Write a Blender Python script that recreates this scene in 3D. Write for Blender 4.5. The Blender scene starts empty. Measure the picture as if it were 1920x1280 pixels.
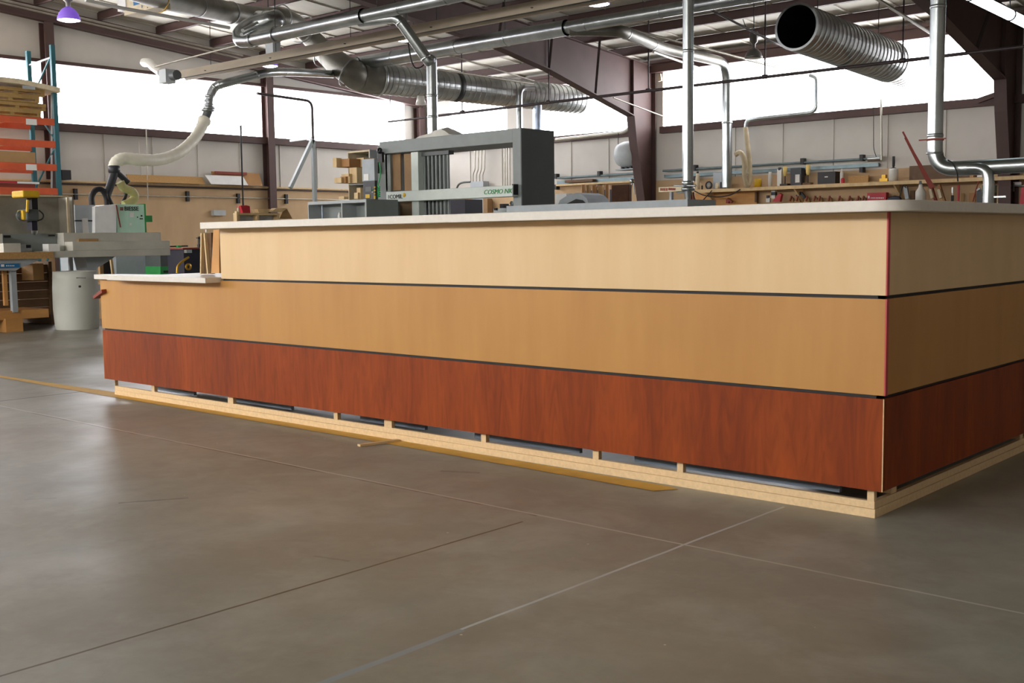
import bpy, bmesh, math, random
from mathutils import Vector, Matrix
random.seed(7)
SC = bpy.context.scene
COL = SC.collection
PI = math.pi
# ------------------------------------------------------------------ camera calibration
F = 2110.0; YAW, PIT, ROL, CAMH = .7312, -.0918, -.0126, 1.0
_f = Vector((-math.sin(YAW)*math.cos(PIT), math.cos(YAW)*math.cos(PIT), math.sin(PIT)))
_r0 = Vector((math.cos(YAW), math.sin(YAW), 0)); _u0 = _r0.cross(_f)
_c, _s = math.cos(ROL), math.sin(ROL)
_r = _r0*_c + _u0*_s; _u = _u0*_c - _r0*_s
CAM = Vector((0, 0, CAMH))
def ray(px, py): return _f + _r*((px-960)/F) - _u*((py-640)/F)
VR = False      # when on, things are laid out in a frame turned by 90 degrees: their fronts face +X
def D(px, py, d):
    p = CAM + ray(px, py)*d
    return Vector((p.y, -p.x, p.z)) if VR else p
def Y(px, py, y):
    d = ray(px, py)
    if VR: p = CAM + d*(-y/d.x); return Vector((p.y, -p.x, p.z))
    return CAM + d*(y/d.y)
def X(px, py, x): d = ray(px, py); return CAM + d*(x/d.x)
def Z(px, py, z): d = ray(px, py); return CAM + d*((z-CAMH)/d.z)
cd = bpy.data.cameras.new('camera'); cam = bpy.data.objects.new('camera', cd); COL.objects.link(cam)
cd.sensor_width = 36; cd.lens = 36*F/1920; cd.clip_end = 200
m3 = Matrix((_r, _u, -_f)).transposed()
cam.matrix_world = Matrix.Translation(CAM) @ m3.to_4x4()
SC.camera = cam
# ------------------------------------------------------------------ materials
def lin(c):
    c = c/255.0
    return c/12.92 if c <= .04045 else ((c+.055)/1.055)**2.4
def rgb(t): return (lin(t[0]), lin(t[1]), lin(t[2]), 1)
MATS = {}
def mat(name, col, rough=.6, metal=0, var=.12, scale=6, stretch=(1, 1, 1), bump=0, emit=None, es=0, detail=4, col2=None, spec=.5, alpha=None):
    if name in MATS: return MATS[name]
    m = bpy.data.materials.new(name); m.use_nodes = True; nt = m.node_tree; N = nt.nodes; L = nt.links
    b = N['Principled BSDF']; b.inputs['Roughness'].default_value = rough; b.inputs['Metallic'].default_value = metal
    b.inputs['Specular IOR Level'].default_value = spec
    tc = N.new('ShaderNodeTexCoord'); mp = N.new('ShaderNodeMapping'); mp.inputs['Scale'].default_value = stretch
    L.new(tc.outputs['Object'], mp.inputs['Vector'])
    n = N.new('ShaderNodeTexNoise'); n.inputs['Scale'].default_value = scale; n.inputs['Detail'].default_value = detail; n.inputs['Roughness'].default_value = .6
    L.new(mp.outputs[0], n.inputs['Vector'])
    r = N.new('ShaderNodeValToRGB'); L.new(n.outputs['Fac'], r.inputs['Fac'])
    c = rgb(col)
    if col2: a, d = rgb(col2), c
    else: a = tuple(x*(1-var) for x in c[:3])+(1,); d = tuple(min(1, x*(1+var)) for x in c[:3])+(1,)
    r.color_ramp.elements[0].position = .32; r.color_ramp.elements[1].position = .68
    r.color_ramp.elements[0].color = a; r.color_ramp.elements[1].color = d
    L.new(r.outputs['Color'], b.inputs['Base Color'])
    if bump:
        bp = N.new('ShaderNodeBump'); bp.inputs['Strength'].default_value = bump; bp.inputs['Distance'].default_value = .01
        L.new(n.outputs['Fac'], bp.inputs['Height']); L.new(bp.outputs[0], b.inputs['Normal'])
    if emit:
        b.inputs['Emission Color'].default_value = rgb(emit); b.inputs['Emission Strength'].default_value = es
    if alpha is not None: b.inputs['Alpha'].default_value = alpha
    MATS[name] = m; return m
M_galv = mat('galvanized_steel', (176, 182, 184), .3, 1, .22, 2.2, bump=.08)
M_galvs = mat('galvanized_spiral', (172, 176, 176), .34, 1, .15, 3)
M_steel = mat('brown_painted_steel', (78, 56, 52), .62, 0, .1, 3)
M_wall = mat('wall_liner', (203, 199, 192), .75, 0, .06, .8)
M_bouncewall = mat('unseen_bounce_wall', (206, 200, 190), .8)  # pale tone picked for the light it throws on the desk side
M_pale = mat('pale_gray_green_paint', (208, 218, 212), .5, 0, .04)
M_dull = mat('dull_shaded_galvanized', (128, 126, 118), .5, .9, .15, 3)  # darker galvanized copy: weaker light on these ducts put into the colour
M_ins = mat('roof_liner', (212, 208, 196), .8, 0, .1, 1.0, (1, .3, 1))
M_birch = mat('birch_laminate', (226, 194, 148), .45, 0, .06, 3.2, (2.2, 2.2, .35), col2=(219, 185, 136), detail=6)
M_maple = mat('honey_maple_laminate', (192, 140, 72), .42, 0, .06, 3.0, (2, 2, .3), col2=(181, 128, 62), detail=6)
def wood_cherry():
    m = mat('cherry_laminate', (152, 68, 18), .5, 0, .1, 3.0, (2.0, 2.0, .3), spec=.22, col2=(124, 50, 12), detail=8)
    nt = m.node_tree; N = nt.nodes; L = nt.links; b = N['Principled BSDF']
    tc = N.new('ShaderNodeTexCoord'); mp = N.new('ShaderNodeMapping'); mp.inputs['Scale'].default_value = (4.5, 4.5, .7)
    L.new(tc.outputs['Object'], mp.inputs[0]); w = N.new('ShaderNodeTexNoise'); w.inputs['Scale'].default_value = 4; w.inputs['Detail'].default_value = 8; w.inputs['Distortion'].default_value = 2.2
    L.new(mp.outputs[0], w.inputs[0]); r = N.new('ShaderNodeMapRange'); r.inputs[1].default_value = .3; r.inputs[2].default_value = .7; r.inputs[3].default_value = .78; r.inputs[4].default_value = 1.14
    L.new(w.outputs['Fac'], r.inputs[0])
    mx = N.new('ShaderNodeMix'); mx.data_type = 'RGBA'; mx.blend_type = 'MULTIPLY'; mx.inputs[0].default_value = 1
    src = b.inputs['Base Color'].links[0].from_socket; L.new(src, mx.inputs[6]); L.new(r.outputs[0], mx.inputs[7]); L.new(mx.outputs[2], b.inputs['Base Color'])
    return m
M_cherry = wood_cherry()
M_red_edge = mat('burgundy_edge_band', (196, 70, 74), .5)
M_blackgap = mat('black_reveal', (16, 13, 18), .6)
M_white = mat('white_solid_surface', (222, 216, 208), .38, 0, .03, 40, detail=2)
M_ply = mat('raw_particle_board', (226, 196, 152), .7, 0, .08, 60, detail=3)
M_plyw = mat('wainscot_plywood', (196, 166, 128), .7, 0, .08, 1.6, (1, 1, .4))
M_osb = mat('osb_board', (186, 146, 92), .75, 0, .16, 40)
M_orangeply = mat('orange_plywood', (200, 146, 84), .65, 0, .1, 3, (1, 1, 3))
M_pine = mat('pine_wood', (212, 184, 138), .65, 0, .12, 8, (1, 1, .3))
M_tanply = mat('tan_plywood', (150, 118, 82), .7, 0, .1, 4)
M_dkwood = mat('dark_wood', (104, 76, 50), .7, 0, .2, 6, (1, 1, 5))
M_pallet = mat('pallet_wood', (172, 140, 84), .8, 0, .18, 5)
M_card = mat('cardboard', (178, 142, 96), .8, 0, .06, 5)
M_cream = mat('cream_edge', (214, 200, 170), .6)
M_wht = mat('white_paint', (238, 238, 238), .5, 0, .04)
M_paper = mat('white_paper', (232, 232, 228), .7, 0, .03)
M_ltgray = mat('light_gray_paint', (176, 182, 184), .5, 0, .05)
M_gray = mat('machine_gray', (134, 141, 140), .5, 0, .05)
M_dkgray = mat('dark_machine_gray', (84, 90, 90), .5, 0, .05)
M_blgray = mat('blue_gray_paint', (168, 176, 182), .5, 0, .06)
M_tbl = mat('worn_gray_table', (206, 204, 194), .6, 0, .1, 3)
M_hoodgray = mat('smudged_sheet_metal', (150, 146, 136), .5, .3, .3, 2)
M_black = mat('black_plastic', (26, 25, 28), .5, 0, .1)
M_navy = mat('navy_plastic', (26, 27, 46), .5)
M_panel = mat('dark_control_panel', (44, 46, 52), .45)
M_orange = mat('orange_rack_beam', (214, 92, 50), .5, 0, .1, 4)
M_teal = mat('teal_rack_post', (40, 104, 116), .5, 0, .1, 4)
M_mint = mat('mint_green_paint', (190, 230, 208), .5, 0, .04)
M_green = mat('green_paint', (48, 150, 76), .5)
M_dgreen = mat('dark_green_paint', (24, 74, 48), .4)
M_yellow = mat('yellow_plastic', (222, 180, 36), .5)
M_red = mat('red_plastic', (186, 40, 52), .5)
M_dred = mat('dark_red_wood', (136, 52, 36), .6)
M_brown = mat('brown_board', (168, 124, 78), .7, 0, .12, 2)
M_blue = mat('blue_label', (30, 110, 168), .5)
M_ltblue = mat('pale_blue_metal', (186, 200, 220), .35, .5)
M_hose = mat('translucent_cream_hose', (236, 232, 214), .5, 0, .06, 3)
M_tanhose = mat('tan_hose', (176, 160, 130), .6)
M_yhose = mat('olive_yellow_hose', (186, 180, 120), .55)
M_tanpaint = mat('tan_heater_hood', (176, 164, 146), .5, .2, .06, 3)
M_hood = mat('spun_aluminium_hood', (120, 118, 116), .45, .6)
M_hoodv = mat('violet_fringe_hood', (150, 120, 210), .5, 0, .05, emit=(120, 70, 230), es=.25)  # lens fringing put into the hood as violet colour and faint glow
M_glow = mat('lamp_lens', (255, 255, 255), .5, 0, 0, emit=(244, 238, 255), es=14)
M_tube = mat('lit_fluorescent_tube', (255, 255, 255), .5, 0, 0, emit=(236, 250, 255), es=3)
M_cable = mat('black_cable', (22, 22, 24), .6)
M_conduit = mat('conduit_metal', (182, 178, 166), .4, .7)
M_dpipe = mat('dark_pipe', (58, 48, 50), .5, .3)
M_bluepipe = mat('bluish_air_pipe', (112, 128, 132), .4, .6)
M_paintline = mat('yellow_floor_paint', (206, 160, 62), .6, 0, .12, 8)
M_plastic = mat('cloudy_plastic_drum', (206, 208, 200), .45, 0, .05, 2)
M_grn_hose = mat('bright_green_hose', (60, 190, 110), .45)
M_gold = mat('brass', (190, 150, 60), .4, .8)
M_film = mat('clear_plastic', (216, 214, 206), .3, 0, .05)
M_win = mat('daylit_window_panel', (255, 255, 255), .6, 0, 0, emit=(250, 250, 255), es=7.8)
M_winsun = mat('sunlit_window_panel', (255, 255, 255), .6, 0, 0, emit=(255, 252, 248), es=13)
M_winsun2 = mat('bright_window_panel', (255, 255, 255), .6, 0, 0, emit=(255, 253, 250), es=15.5)
M_lite = mat('roof_skylight_panel', (240, 240, 236), .6, 0, 0, emit=(250, 250, 240), es=.9)
# floor with joints
def floor_mat():
    m = bpy.data.materials.new('polished_concrete'); m.use_nodes = True; nt = m.node_tree; N = nt.nodes; L = nt.links; b = N['Principled BSDF']
    tc = N.new('ShaderNodeTexCoord'); pos = tc.outputs['Object']
    def noise(s, det=5, rough=.6, dist=0, src=pos):
        n = N.new('ShaderNodeTexNoise'); n.inputs['Scale'].default_value = s; n.inputs['Detail'].default_value = det; n.inputs['Roughness'].default_value = rough; n.inputs['Distortion'].default_value = dist
        L.new(src, n.inputs['Vector']); return n.outputs['Fac']
    def ramp(src, p0, c0, p1, c1):
        r = N.new('ShaderNodeValToRGB'); r.color_ramp.elements[0].position = p0; r.color_ramp.elements[1].position = p1
        r.color_ramp.elements[0].color = rgb(c0); r.color_ramp.elements[1].color = rgb(c1); L.new(src, r.inputs[0]); return r.outputs[0]
    def mr(src, a, bb, c, d, clamp=True):
        r = N.new('ShaderNodeMapRange'); r.inputs[1].default_value = a; r.inputs[2].default_value = bb; r.inputs[3].default_value = c; r.inputs[4].default_value = d; L.new(src, r.inputs[0]); return r.outputs[0]
    def mth(op, a, bv=None):
        n = N.new('ShaderNodeMath'); n.operation = op
        for i, v in enumerate((a, bv)):
            if v is None: continue
            if isinstance(v, (int, float)): n.inputs[i].default_value = v
            else: L.new(v, n.inputs[i])
        return n.outputs[0]
    def mix(f, a, bb, mode='MIX'):
        x = N.new('ShaderNodeMix'); x.data_type = 'RGBA'; x.blend_type = mode
        if isinstance(f, (int, float)): x.inputs[0].default_value = f
        else: L.new(f, x.inputs[0])
        for i, v in ((6, a), (7, bb)):
            if isinstance(v, tuple): x.inputs[i].default_value = v
            else: L.new(v, x.inputs[i])
        return x.outputs[2]
    base = ramp(noise(.55, 6, .62, .4), .34, (138, 139, 131), .66, (146, 140, 127))
    fine = mr(noise(9, 8, .7, .3), .3, .7, .9, 1.1)
    base = mix(1, base, fine, 'MULTIPLY')
    st = mr(noise(1.5, 6, .6, .3), .4, .66, 0, .6)
    base = mix(st, base, rgb((126, 114, 100)))
    wp = mr(noise(2.6, 7, .66, .3), .48, .72, 0, .5)
    base = mix(wp, base, rgb((172, 170, 162)))
    sp = N.new('ShaderNodeTexVoronoi'); sp.inputs['Scale'].default_value = 5.5; L.new(pos, sp.inputs['Vector'])
    spk = mth('MULTIPLY', mth('LESS_THAN', sp.outputs['Distance'], .022), .8)
    base = mix(spk, base, rgb((214, 204, 180)))
    # joints
    sep = N.new('ShaderNodeSeparateXYZ'); L.new(pos, sep.inputs[0])
    wob = mr(noise(3, 3), 0, 1, -.006, .006)
    def line(sock, c, w, col, gate=None, brk=None):
        nonlocal base
        d = mth('ABSOLUTE', mth('ADD', mth('SUBTRACT', sock, c), wob))
        f = mth('LESS_THAN', d, w)
        if gate is not None: f = mth('MULTIPLY', f, gate)
        if brk is not None: f = mth('MULTIPLY', f, mr(noise(brk[0], 3), brk[1], brk[1]+.12, brk[2], 1))
        base = mix(f, base, rgb(col))
    x, y = sep.outputs[0], sep.outputs[1]
    gx = mth('LESS_THAN', y, 3.7)
    line(x, -1.982, .0055, (176, 182, 184), gx, (2.2, .3, .4))
    line(x, -1.978, .012, (140, 146, 150), mth('LESS_THAN', y, 2.0), (1.5, .35, .1))
    line(y, 3.036, .0055, (178, 176, 168), mth('MULTIPLY', mth('LESS_THAN', x, 6), mth('GREATER_THAN', x, -7.1)), (2.5, .3, .35))
    line(y, 3.022, .006, (96, 84, 74), mth('LESS_THAN', x, -2.6), (2.8, .42, 0))
    line(x, -2.588, .005, (84, 66, 46), mth('LESS_THAN', y, 2.93), (3.1, .3, .35))
    line(x, -7.22, .012, (44, 40, 38), mth('LESS_THAN', y, 3.75))
    line(x, -12.9, .008, (70, 66, 60)); line(y, 9.4, .008, (70, 66, 60))
    for sx_, sy_, cu, su, hl, hw, a_ in ((-3.92, 2.27, .53, .85, .13, .011, .6), (-3.36, 3.40, .9, .43, .09, .02, .35), (-4.3, 2.0, .6, .8, .06, .006, .4), (-2.75, 2.2, .96, .25, .07, .01, .3)):
        dx, dy = mth('SUBTRACT', x, sx_), mth('SUBTRACT', y, sy_)
        u_ = mth('ABSOLUTE', mth('ADD', mth('MULTIPLY', dx, cu), mth('MULTIPLY', dy, su)))
        v_ = mth('ABSOLUTE', mth('SUBTRACT', mth('MULTIPLY', dx, su), mth('MULTIPLY', dy, cu)))
        f = mth('MULTIPLY', mth('LESS_THAN', u_, hl), mr(mth('ADD', v_, mr(noise(30, 3), .3, .7, -hw*.4, hw*.4)), hw*.4, hw, a_, 0))
        base = mix(f, base, rgb((60, 58, 60)))
    L.new(base, b.inputs['Base Color'])
    rg = mr(noise(1.1, 5, .6, .2), .3, .7, .32, .48)
    L.new(rg, b.inputs['Roughness']); b.inputs['Specular IOR Level'].default_value = .4
    bp = N.new('ShaderNodeBump'); bp.inputs['Strength'].default_value = .25; bp.inputs['Distance'].default_value = .004
    L.new(noise(1.8, 3), bp.inputs['Height']); L.new(bp.outputs[0], b.inputs['Normal'])
    return m
M_floor = floor_mat()
# ------------------------------------------------------------------ mesh builder
class MB:
    def __init__(s): s.v = []; s.f = []; s.sm = []
    def add(s, vs, fs, smooth=False):
        o = len(s.v); s.v += [Vector((-v[1], v[0], v[2])) if VR else Vector(v) for v in vs]; s.f += [tuple(i+o for i in f) for f in fs]; s.sm += [smooth]*len(fs); return s
    def box(s, x0, x1, y0, y1, z0, z1):
        if x0 > x1: x0, x1 = x1, x0
        if y0 > y1: y0, y1 = y1, y0
        if z0 > z1: z0, z1 = z1, z0
        v = [(x, y, z) for z in (z0, z1) for y in (y0, y1) for x in (x0, x1)]
        return s.add(v, [(0, 2, 3, 1), (4, 5, 7, 6), (0, 1, 5, 4), (2, 6, 7, 3), (0, 4, 6, 2), (1, 3, 7, 5)])
    def beam(s, p, q, w, h=None, up=(0, 0, 1)):
        p, q = Vector(p), Vector(q); h = h or w; d = (q-p).normalized(); up = Vector(up)
        if abs(d.dot(up)) > .98: up = Vector((0, 1, 0))
        a = d.cross(up).normalized()*w/2; b = a.cross(d).normalized()*h/2
        v = [c+i*a+j*b for c in (p, q) for i, j in ((-1, -1), (1, -1), (1, 1), (-1, 1))]
        return s.add(v, [(0, 1, 2, 3)[::-1], (4, 5, 6, 7), (0, 1, 5, 4), (1, 2, 6, 5), (2, 3, 7, 6), (3, 0, 4, 7)])
    def tube(s, pts, r, n=12, caps=True, closed=False):
        P = [Vector(p) for p in pts]; k = len(P); R = r if isinstance(r, (list, tuple)) else [r]*k
        rings = []; prev = None
        for i, p in enumerate(P):
            t = (P[min(i+1, k-1)]-P[max(i-1, 0)]).normalized()
            if prev is None: u = t.orthogonal().normalized()
            else: u = (prev - t*prev.dot(t)).normalized()
            prev = u; w = t.cross(u)
            rings.append([p+(u*math.cos(2*PI*j/n)+w*math.sin(2*PI*j/n))*R[i] for j in range(n)])
        o = []; [o.extend(x) for x in rings]
        fs = [(i*n+j, i*n+(j+1) % n, (i+1)*n+(j+1) % n, (i+1)*n+j) for i in range(k-1) for j in range(n)]
        s.add(o, fs, True)
        if caps:
            s.add(rings[0], [tuple(range(n))[::-1]]); s.add(rings[-1], [tuple(range(n))])
        return s
    def lathe(s, o, prof, n=20, axis=(0, 0, 1), smooth=True):
        a = Vector(axis).normalized(); u = a.orthogonal().normalized(); w = a.cross(u); o = Vector(o)
        vs = [o+a*h+(u*math.cos(2*PI*j/n)+w*math.sin(2*PI*j/n))*r for r, h in prof for j in range(n)]
        k = len(prof)
        s.add(vs, [(i*n+j, i*n+(j+1) % n, (i+1)*n+(j+1) % n, (i+1)*n+j) for i in range(k-1) for j in range(n)], smooth)
        return s
    def prism(s, pts, d):
        P = [Vector(p) for p in pts]; d = Vector(d); n = len(P)
        return s.add(P+[p+d for p in P], [tuple(range(n))[::-1], tuple(range(n, 2*n))]+[(i, (i+1) % n, n+(i+1) % n, n+i) for i in range(n)])
    def BY(s, l, t, r, b, y, th):       # box whose front face lies on the plane y, outline read off the photo
        mx, my = (l+r)/2, (t+b)/2
        return s.box(Y(l, my, y).x, Y(r, my, y).x, y, y+th, Y(mx, b, y).z, Y(mx, t, y).z)
    def BX(s, l, t, r, b, x, th):       # front face on plane x (facing +X)
        mx, my = (l+r)/2, (t+b)/2
        return s.box(x-th, x, X(l, my, x).y, X(r, my, x).y, X(mx, b, x).z, X(mx, t, x).z)
    def text(s, txt, o, size, ext=.003, bold=.0, shear=0, xdir=(1, 0, 0), zdir=(0, 0, 1), sx=1):
        cu = bpy.data.curves.new('t', 'FONT'); cu.body = txt; cu.size = size; cu.extrude = ext; cu.offset = bold; cu.shear = shear; cu.resolution_u = 3
        ob = bpy.data.objects.new('t', cu); COL.objects.link(ob)
        dg = bpy.context.evaluated_depsgraph_get(); me = bpy.data.meshes.new_from_object(ob.evaluated_get(dg))
        xd, zd = Vector(xdir), Vector(zdir); nd = xd.cross(zd); o = Vector(o)
        s.add([o+xd*v.co.x*sx+zd*v.co.y+nd*v.co.z for v in me.vertices], [tuple(p.vertices) for p in me.polygons])
        bpy.data.objects.remove(ob); bpy.data.curves.remove(cu); bpy.data.meshes.remove(me); return s
    def mesh(s, name, m, base):
        me = bpy.data.meshes.new(name); me.from_pydata([v-base for v in s.v], [], s.f); me.update()
        for p, sm in zip(me.polygons, s.sm): p.use_smooth = sm
        bm = bmesh.new(); bm.from_mesh(me); bmesh.ops.recalc_face_normals(bm, faces=bm.faces); bm.to_mesh(me); bm.free()
        me.materials.append(m); return me
class Part(MB):
    def __init__(s, name, m, label=None): MB.__init__(s); s.name = name; s.m = m; s.kids = []; s.label = label; s.bev = 0
    def sub(s, name, m, label=None): p = Part(name, m, label); s.kids.append(p); return p
class Th:
    def __init__(s, name, label, cat, group=None, kind=None): s.name, s.label, s.cat, s.group, s.kind = name, label, cat, group, kind; s.parts = []
    def p(s, name, m, label=None): q = Part(name, m, label); s.parts.append(q); return q
    def done(s, single=False):
        allv = [v for q in s.parts for v in q.v]+[v for q in s.parts for k in q.kids for v in k.v]
        xs = [v.x for v in allv]; ys = [v.y for v in allv]; zs = [v.z for v in allv]
        base = Vector(((min(xs)+max(xs))/2, (min(ys)+max(ys))/2, min(zs)))
        if len(s.parts) == 1 and not s.parts[0].kids:
            root = bpy.data.objects.new(s.name, s.parts[0].mesh(s.name, s.parts[0].m, base)); COL.objects.link(root); root.location = base; bevel(root, s.parts[0].bev)
        else:
            root = bpy.data.objects.new(s.name, None); COL.objects.link(root); root.location = base; root.empty_display_size = .2
            for q in s.parts:
                o = bpy.data.objects.new(q.name, q.mesh(q.name, q.m, base)); COL.objects.link(o); o.parent = root; bevel(o, q.bev)
                if q.label: o['label'] = q.label
                for k in q.kids:
                    ko = bpy.data.objects.new(k.name, k.mesh(k.name, k.m, base)); COL.objects.link(ko); ko.parent = o; bevel(ko, k.bev)
                    if k.label: ko['label'] = k.label
        if s.label: root['label'] = s.label
        if s.cat: root['category'] = s.cat
        if s.group: root['group'] = s.group
        if s.kind: root['kind'] = s.kind
        return root
def bevel(o, w):
    if w:
        md = o.modifiers.new('bevel', 'BEVEL'); md.width = w; md.segments = 2; md.limit_method = 'ANGLE'
def one(name, m, label, cat, group=None, bev=0):
    t = Th(name, label, cat, group); q = t.p(name, m); q.bev = bev; q.th = t; return q
def struct(name, m):
    t = Th(name, None, None, None, 'structure'); q = t.p(name, m); q.th = t; return q
def smooth_path(pts, k=6, r=None):
    """Catmull-Rom through pts"""
    P = [Vector(p) for p in pts]; P = [P[0]*2-P[1]]+P+[P[-1]*2-P[-2]]; out = []
    for i in range(1, len(P)-2):
        for j in range(k):
            t = j/k; a, b, c, d = P[i-1:i+3]
            out.append(.5*((2*b)+(c-a)*t+(2*a-5*b+4*c-d)*t*t+(3*b-a-3*c+d)*t**3))
    out.append(P[-2]); return out
def arc_path(pts, rad, k=6):
    """polyline with rounded corners"""
    P = [Vector(p) for p in pts]; out = [P[0]]
    for i in range(1, len(P)-1):
        a, b, c = P[i-1:i+2]; r = min(rad, (a-b).length*.48, (c-b).length*.48)
        s = b+(a-b).normalized()*r; e = b+(c-b).normalized()*r
        for j in range(k+1):
            t = j/k; out.append(s*(1-t)**2+b*2*t*(1-t)+e*t*t)
    out.append(P[-1]); return out
# ------------------------------------------------------------------ the hall
XL, YB, XR, YF = -25.8, 24.7, 5.5, -9.0
YR = 8.0
def deck(y): return 5.58+.088*(min(YB, y)-0)*-1+.088*24.7 if y >= YR else deck(2*YR-y)
def top(y): return deck(y)-.22          # top of the frames, underside of the deck purlins
q = struct('floor', M_floor); q.box(XL-.3, XR+.3, YF-.3, YB+.3, -.1, 0); fo = q.th.done(); 
# shader uses object coordinates: shift the mesh so that they are the hall's own
fo.data.transform(Matrix.Translation(fo.location)); fo.location = (0, 0, 0)
SILL, HEAD = 3.8, 5.2
q = struct('wall_left', M_wall); q.box(XL-.15, XL, YF, YB, 0, SILL); q.prism([(XL-.15, YF, HEAD), (XL-.15, YB, HEAD), (XL-.15, YB, deck(YB)), (XL-.15, YR, deck(YR)), (XL-.15, YF, deck(YF))], (.15, 0, 0))
q.box(XL-.15, XL, 23.95, YB, SILL, HEAD)
for i in range(26): q.box(XL, XL+.025, YF+.9+i*1.3, YF+.96+i*1.3, .0, SILL)
q.th.done()
q = struct('wall_back', M_wall); q.box(XL, XR, YB, YB+.15, 0, SILL); q.box(XL, XR, YB, YB+.15, HEAD, deck(YB)+.1)
q.box(XL, -24.6, YB, YB+.15, SILL, HEAD); xa, xb = Y(951, 240, 24.7).x, Y(999, 240, 24.7).x
q.box(xa, xb, YB, YB+.15, SILL, HEAD); q.box(-17.3, -16.8, YB, YB+.15, SILL, HEAD); q.box(-8.3, XR, YB, YB+.15, SILL, HEAD)
for i in range(26): q.box(XL+.7+i*1.3, XL+.76+i*1.3, YB-.025, YB, 0, SILL)
q.th.done()
q = struct('wall_front', M_wall); q.box(XL, XR, YF-.15, YF, 0, SILL); q.box(XL, XR, YF-.15, YF, HEAD, deck(YF)+.1); q.box(-1.5, XR, YF-.15, YF, SILL, HEAD); q.box(-14, -12, YF-.15, YF, SILL, HEAD); q.th.done()
q = struct('wall_right_unseen', M_bouncewall); q.box(XR, XR+.15, YF, YB, 0, deck(YB)); q.prism([(XR, YF, deck(YB)), (XR, YB, deck(YB)), (XR, YR, deck(YR))], (.15, 0, 0)); q.th.done()  # unseen wall, pulled in close to limit light on the desk side
q = struct('ceiling', M_ins)
for ya, yb in ((YR, YB+.2), (YF-.2, YR)):
    za, zb = deck(ya), deck(yb)
    n = 30; w = (XR-XL+.3)/n
    q.prism([(XL-.15, ya, za), (XL-.15, yb, zb), (XL-.15, yb, zb+.12), (XL-.15, ya, za+.12)], (XR-XL+.3, 0, 0))
    for i in range(n): q.prism([(XL+i*w, ya, za-.03), (XL+i*w, yb, zb-.03), (XL+i*w, yb, zb+.01), (XL+i*w, ya, za+.01)], (.05, 0, 0))
q.th.done()
# windows: translucent daylight panels
def win(i, p0, p1, ax, m=None):
    t = Th('window_%d' % i, None, None, None, 'structure'); q = t.p('pane', m or M_win)
    if ax == 'x': q.box(p0[0], p1[0], p0[1]-.02, p0[1]+.02, SILL, HEAD)
    else: q.box(p0[0]-.02, p0[0]+.02, p0[1], p1[1], SILL, HEAD)
    t.done()
win(1, (XL-.08, YF), (XL-.08, 23.95), 'y')
win(2, (-24.6, YB+.08), (xa, YB+.08), 'x'); win(3, (xb, YB+.08), (-17.3, YB+.08), 'x'); win(4, (-16.8, YB+.08), (-8.3, YB+.08), 'x')
win(5, (XL, YF-.08), (-14, YF-.08), 'x', M_winsun); win(6, (-12, YF-.08), (-1.5, YF-.08), 'x', M_winsun2)
# sills, eave girts, wall columns (trim of the shell)
def trim(i, m, f):
    q = struct('trim_%d' % i, m); f(q); q.th.done()
trim(1, M_steel, lambda q: (q.box(XL, XL+.16, YF, YB, SILL-.16, SILL+.01), q.box(XL, XL+.19, YF, YB, SILL-.17, SILL-.14)))
trim(2, M_steel, lambda q: (q.box(XL+.2, -17.3, YB-.16, YB, SILL-.16, SILL+.01), q.box(-16.8, -8.3, YB-.16, YB, SILL-.16, SILL+.01), q.box(-8, XR, YB-.16, YB, SILL-.16, SILL+.01)))
trim(3, M_steel, lambda q: q.box(XL, XL+.1, YF, 23.95, HEAD-.03, HEAD+.05))
trim(4, M_steel, lambda q: (q.box(XL, XR, YB-.2, YB, 5.2, 5.42), q.box(XL, XR, YB-.24, YB, 5.42, 5.5)))
# wainscot of plywood on both walls
t = struct('trim_5', M_plyw); t.box(XL, XL+.05, YF, YB-.1, 0, 2.44); t.th.done()
t = struct('trim_6', M_plyw); t.box(XL+.05, XR, YB-.05, YB, 0, 2.44); t.th.done()
t = struct('trim_7', M_pine); t.box(XL, XL+.09, YF, YB-.2, 2.44, 2.48); t.th.done()
# endwall columns
for i, y in enumerate((0.4, 6.5, 12.63, 18.75, 24.42)):
    t = Th('steel_column', 'brown steel endwall column ' + ('behind the pallet rack' if i == 2 else 'between the two big left windows' if i == 3 else 'in the far corner of the hall' if i == 4 else 'on the left wall outside the view'), 'column', 'endwall columns')
    q = t.p('flange', M_steel); q.box(XL+.28, XL+.3, y-.11, y+.11, 0, top(y)-.35); q.box(XL+.02, XL+.04, y-.11, y+.11, 2.5, top(y)-.35)
    q = t.p('web', M_steel); q.box(XL+.04, XL+.28, y-.01, y+.01, 0, top(y)-.35); 
    if i >= 2: t.done()
# endwall rafter
t = Th('endwall_rafter', 'brown sloping steel beam along the top of the left wall', 'beam')
def slab(q, x0, x1, ya, yb, za, zb, th): q.prism([(x0, ya, za), (x0, yb, zb), (x0, yb, zb+th), (x0, ya, za+th)], (x1-x0, 0, 0))
q = t.p('bottom_flange', M_steel); 
for ya, yb in ((YR, 24.5), (YF+.1, YR)): slab(q, XL+.05, XL+.26, ya, yb, top(ya)-.33, top(yb)-.33, .02)
q = t.p('web', M_steel)
for ya, yb in ((YR, 24.5), (YF+.1, YR)): slab(q, XL+.14, XL+.16, ya, yb, top(ya)-.33, top(yb)-.33, .33)
t.done()
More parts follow.
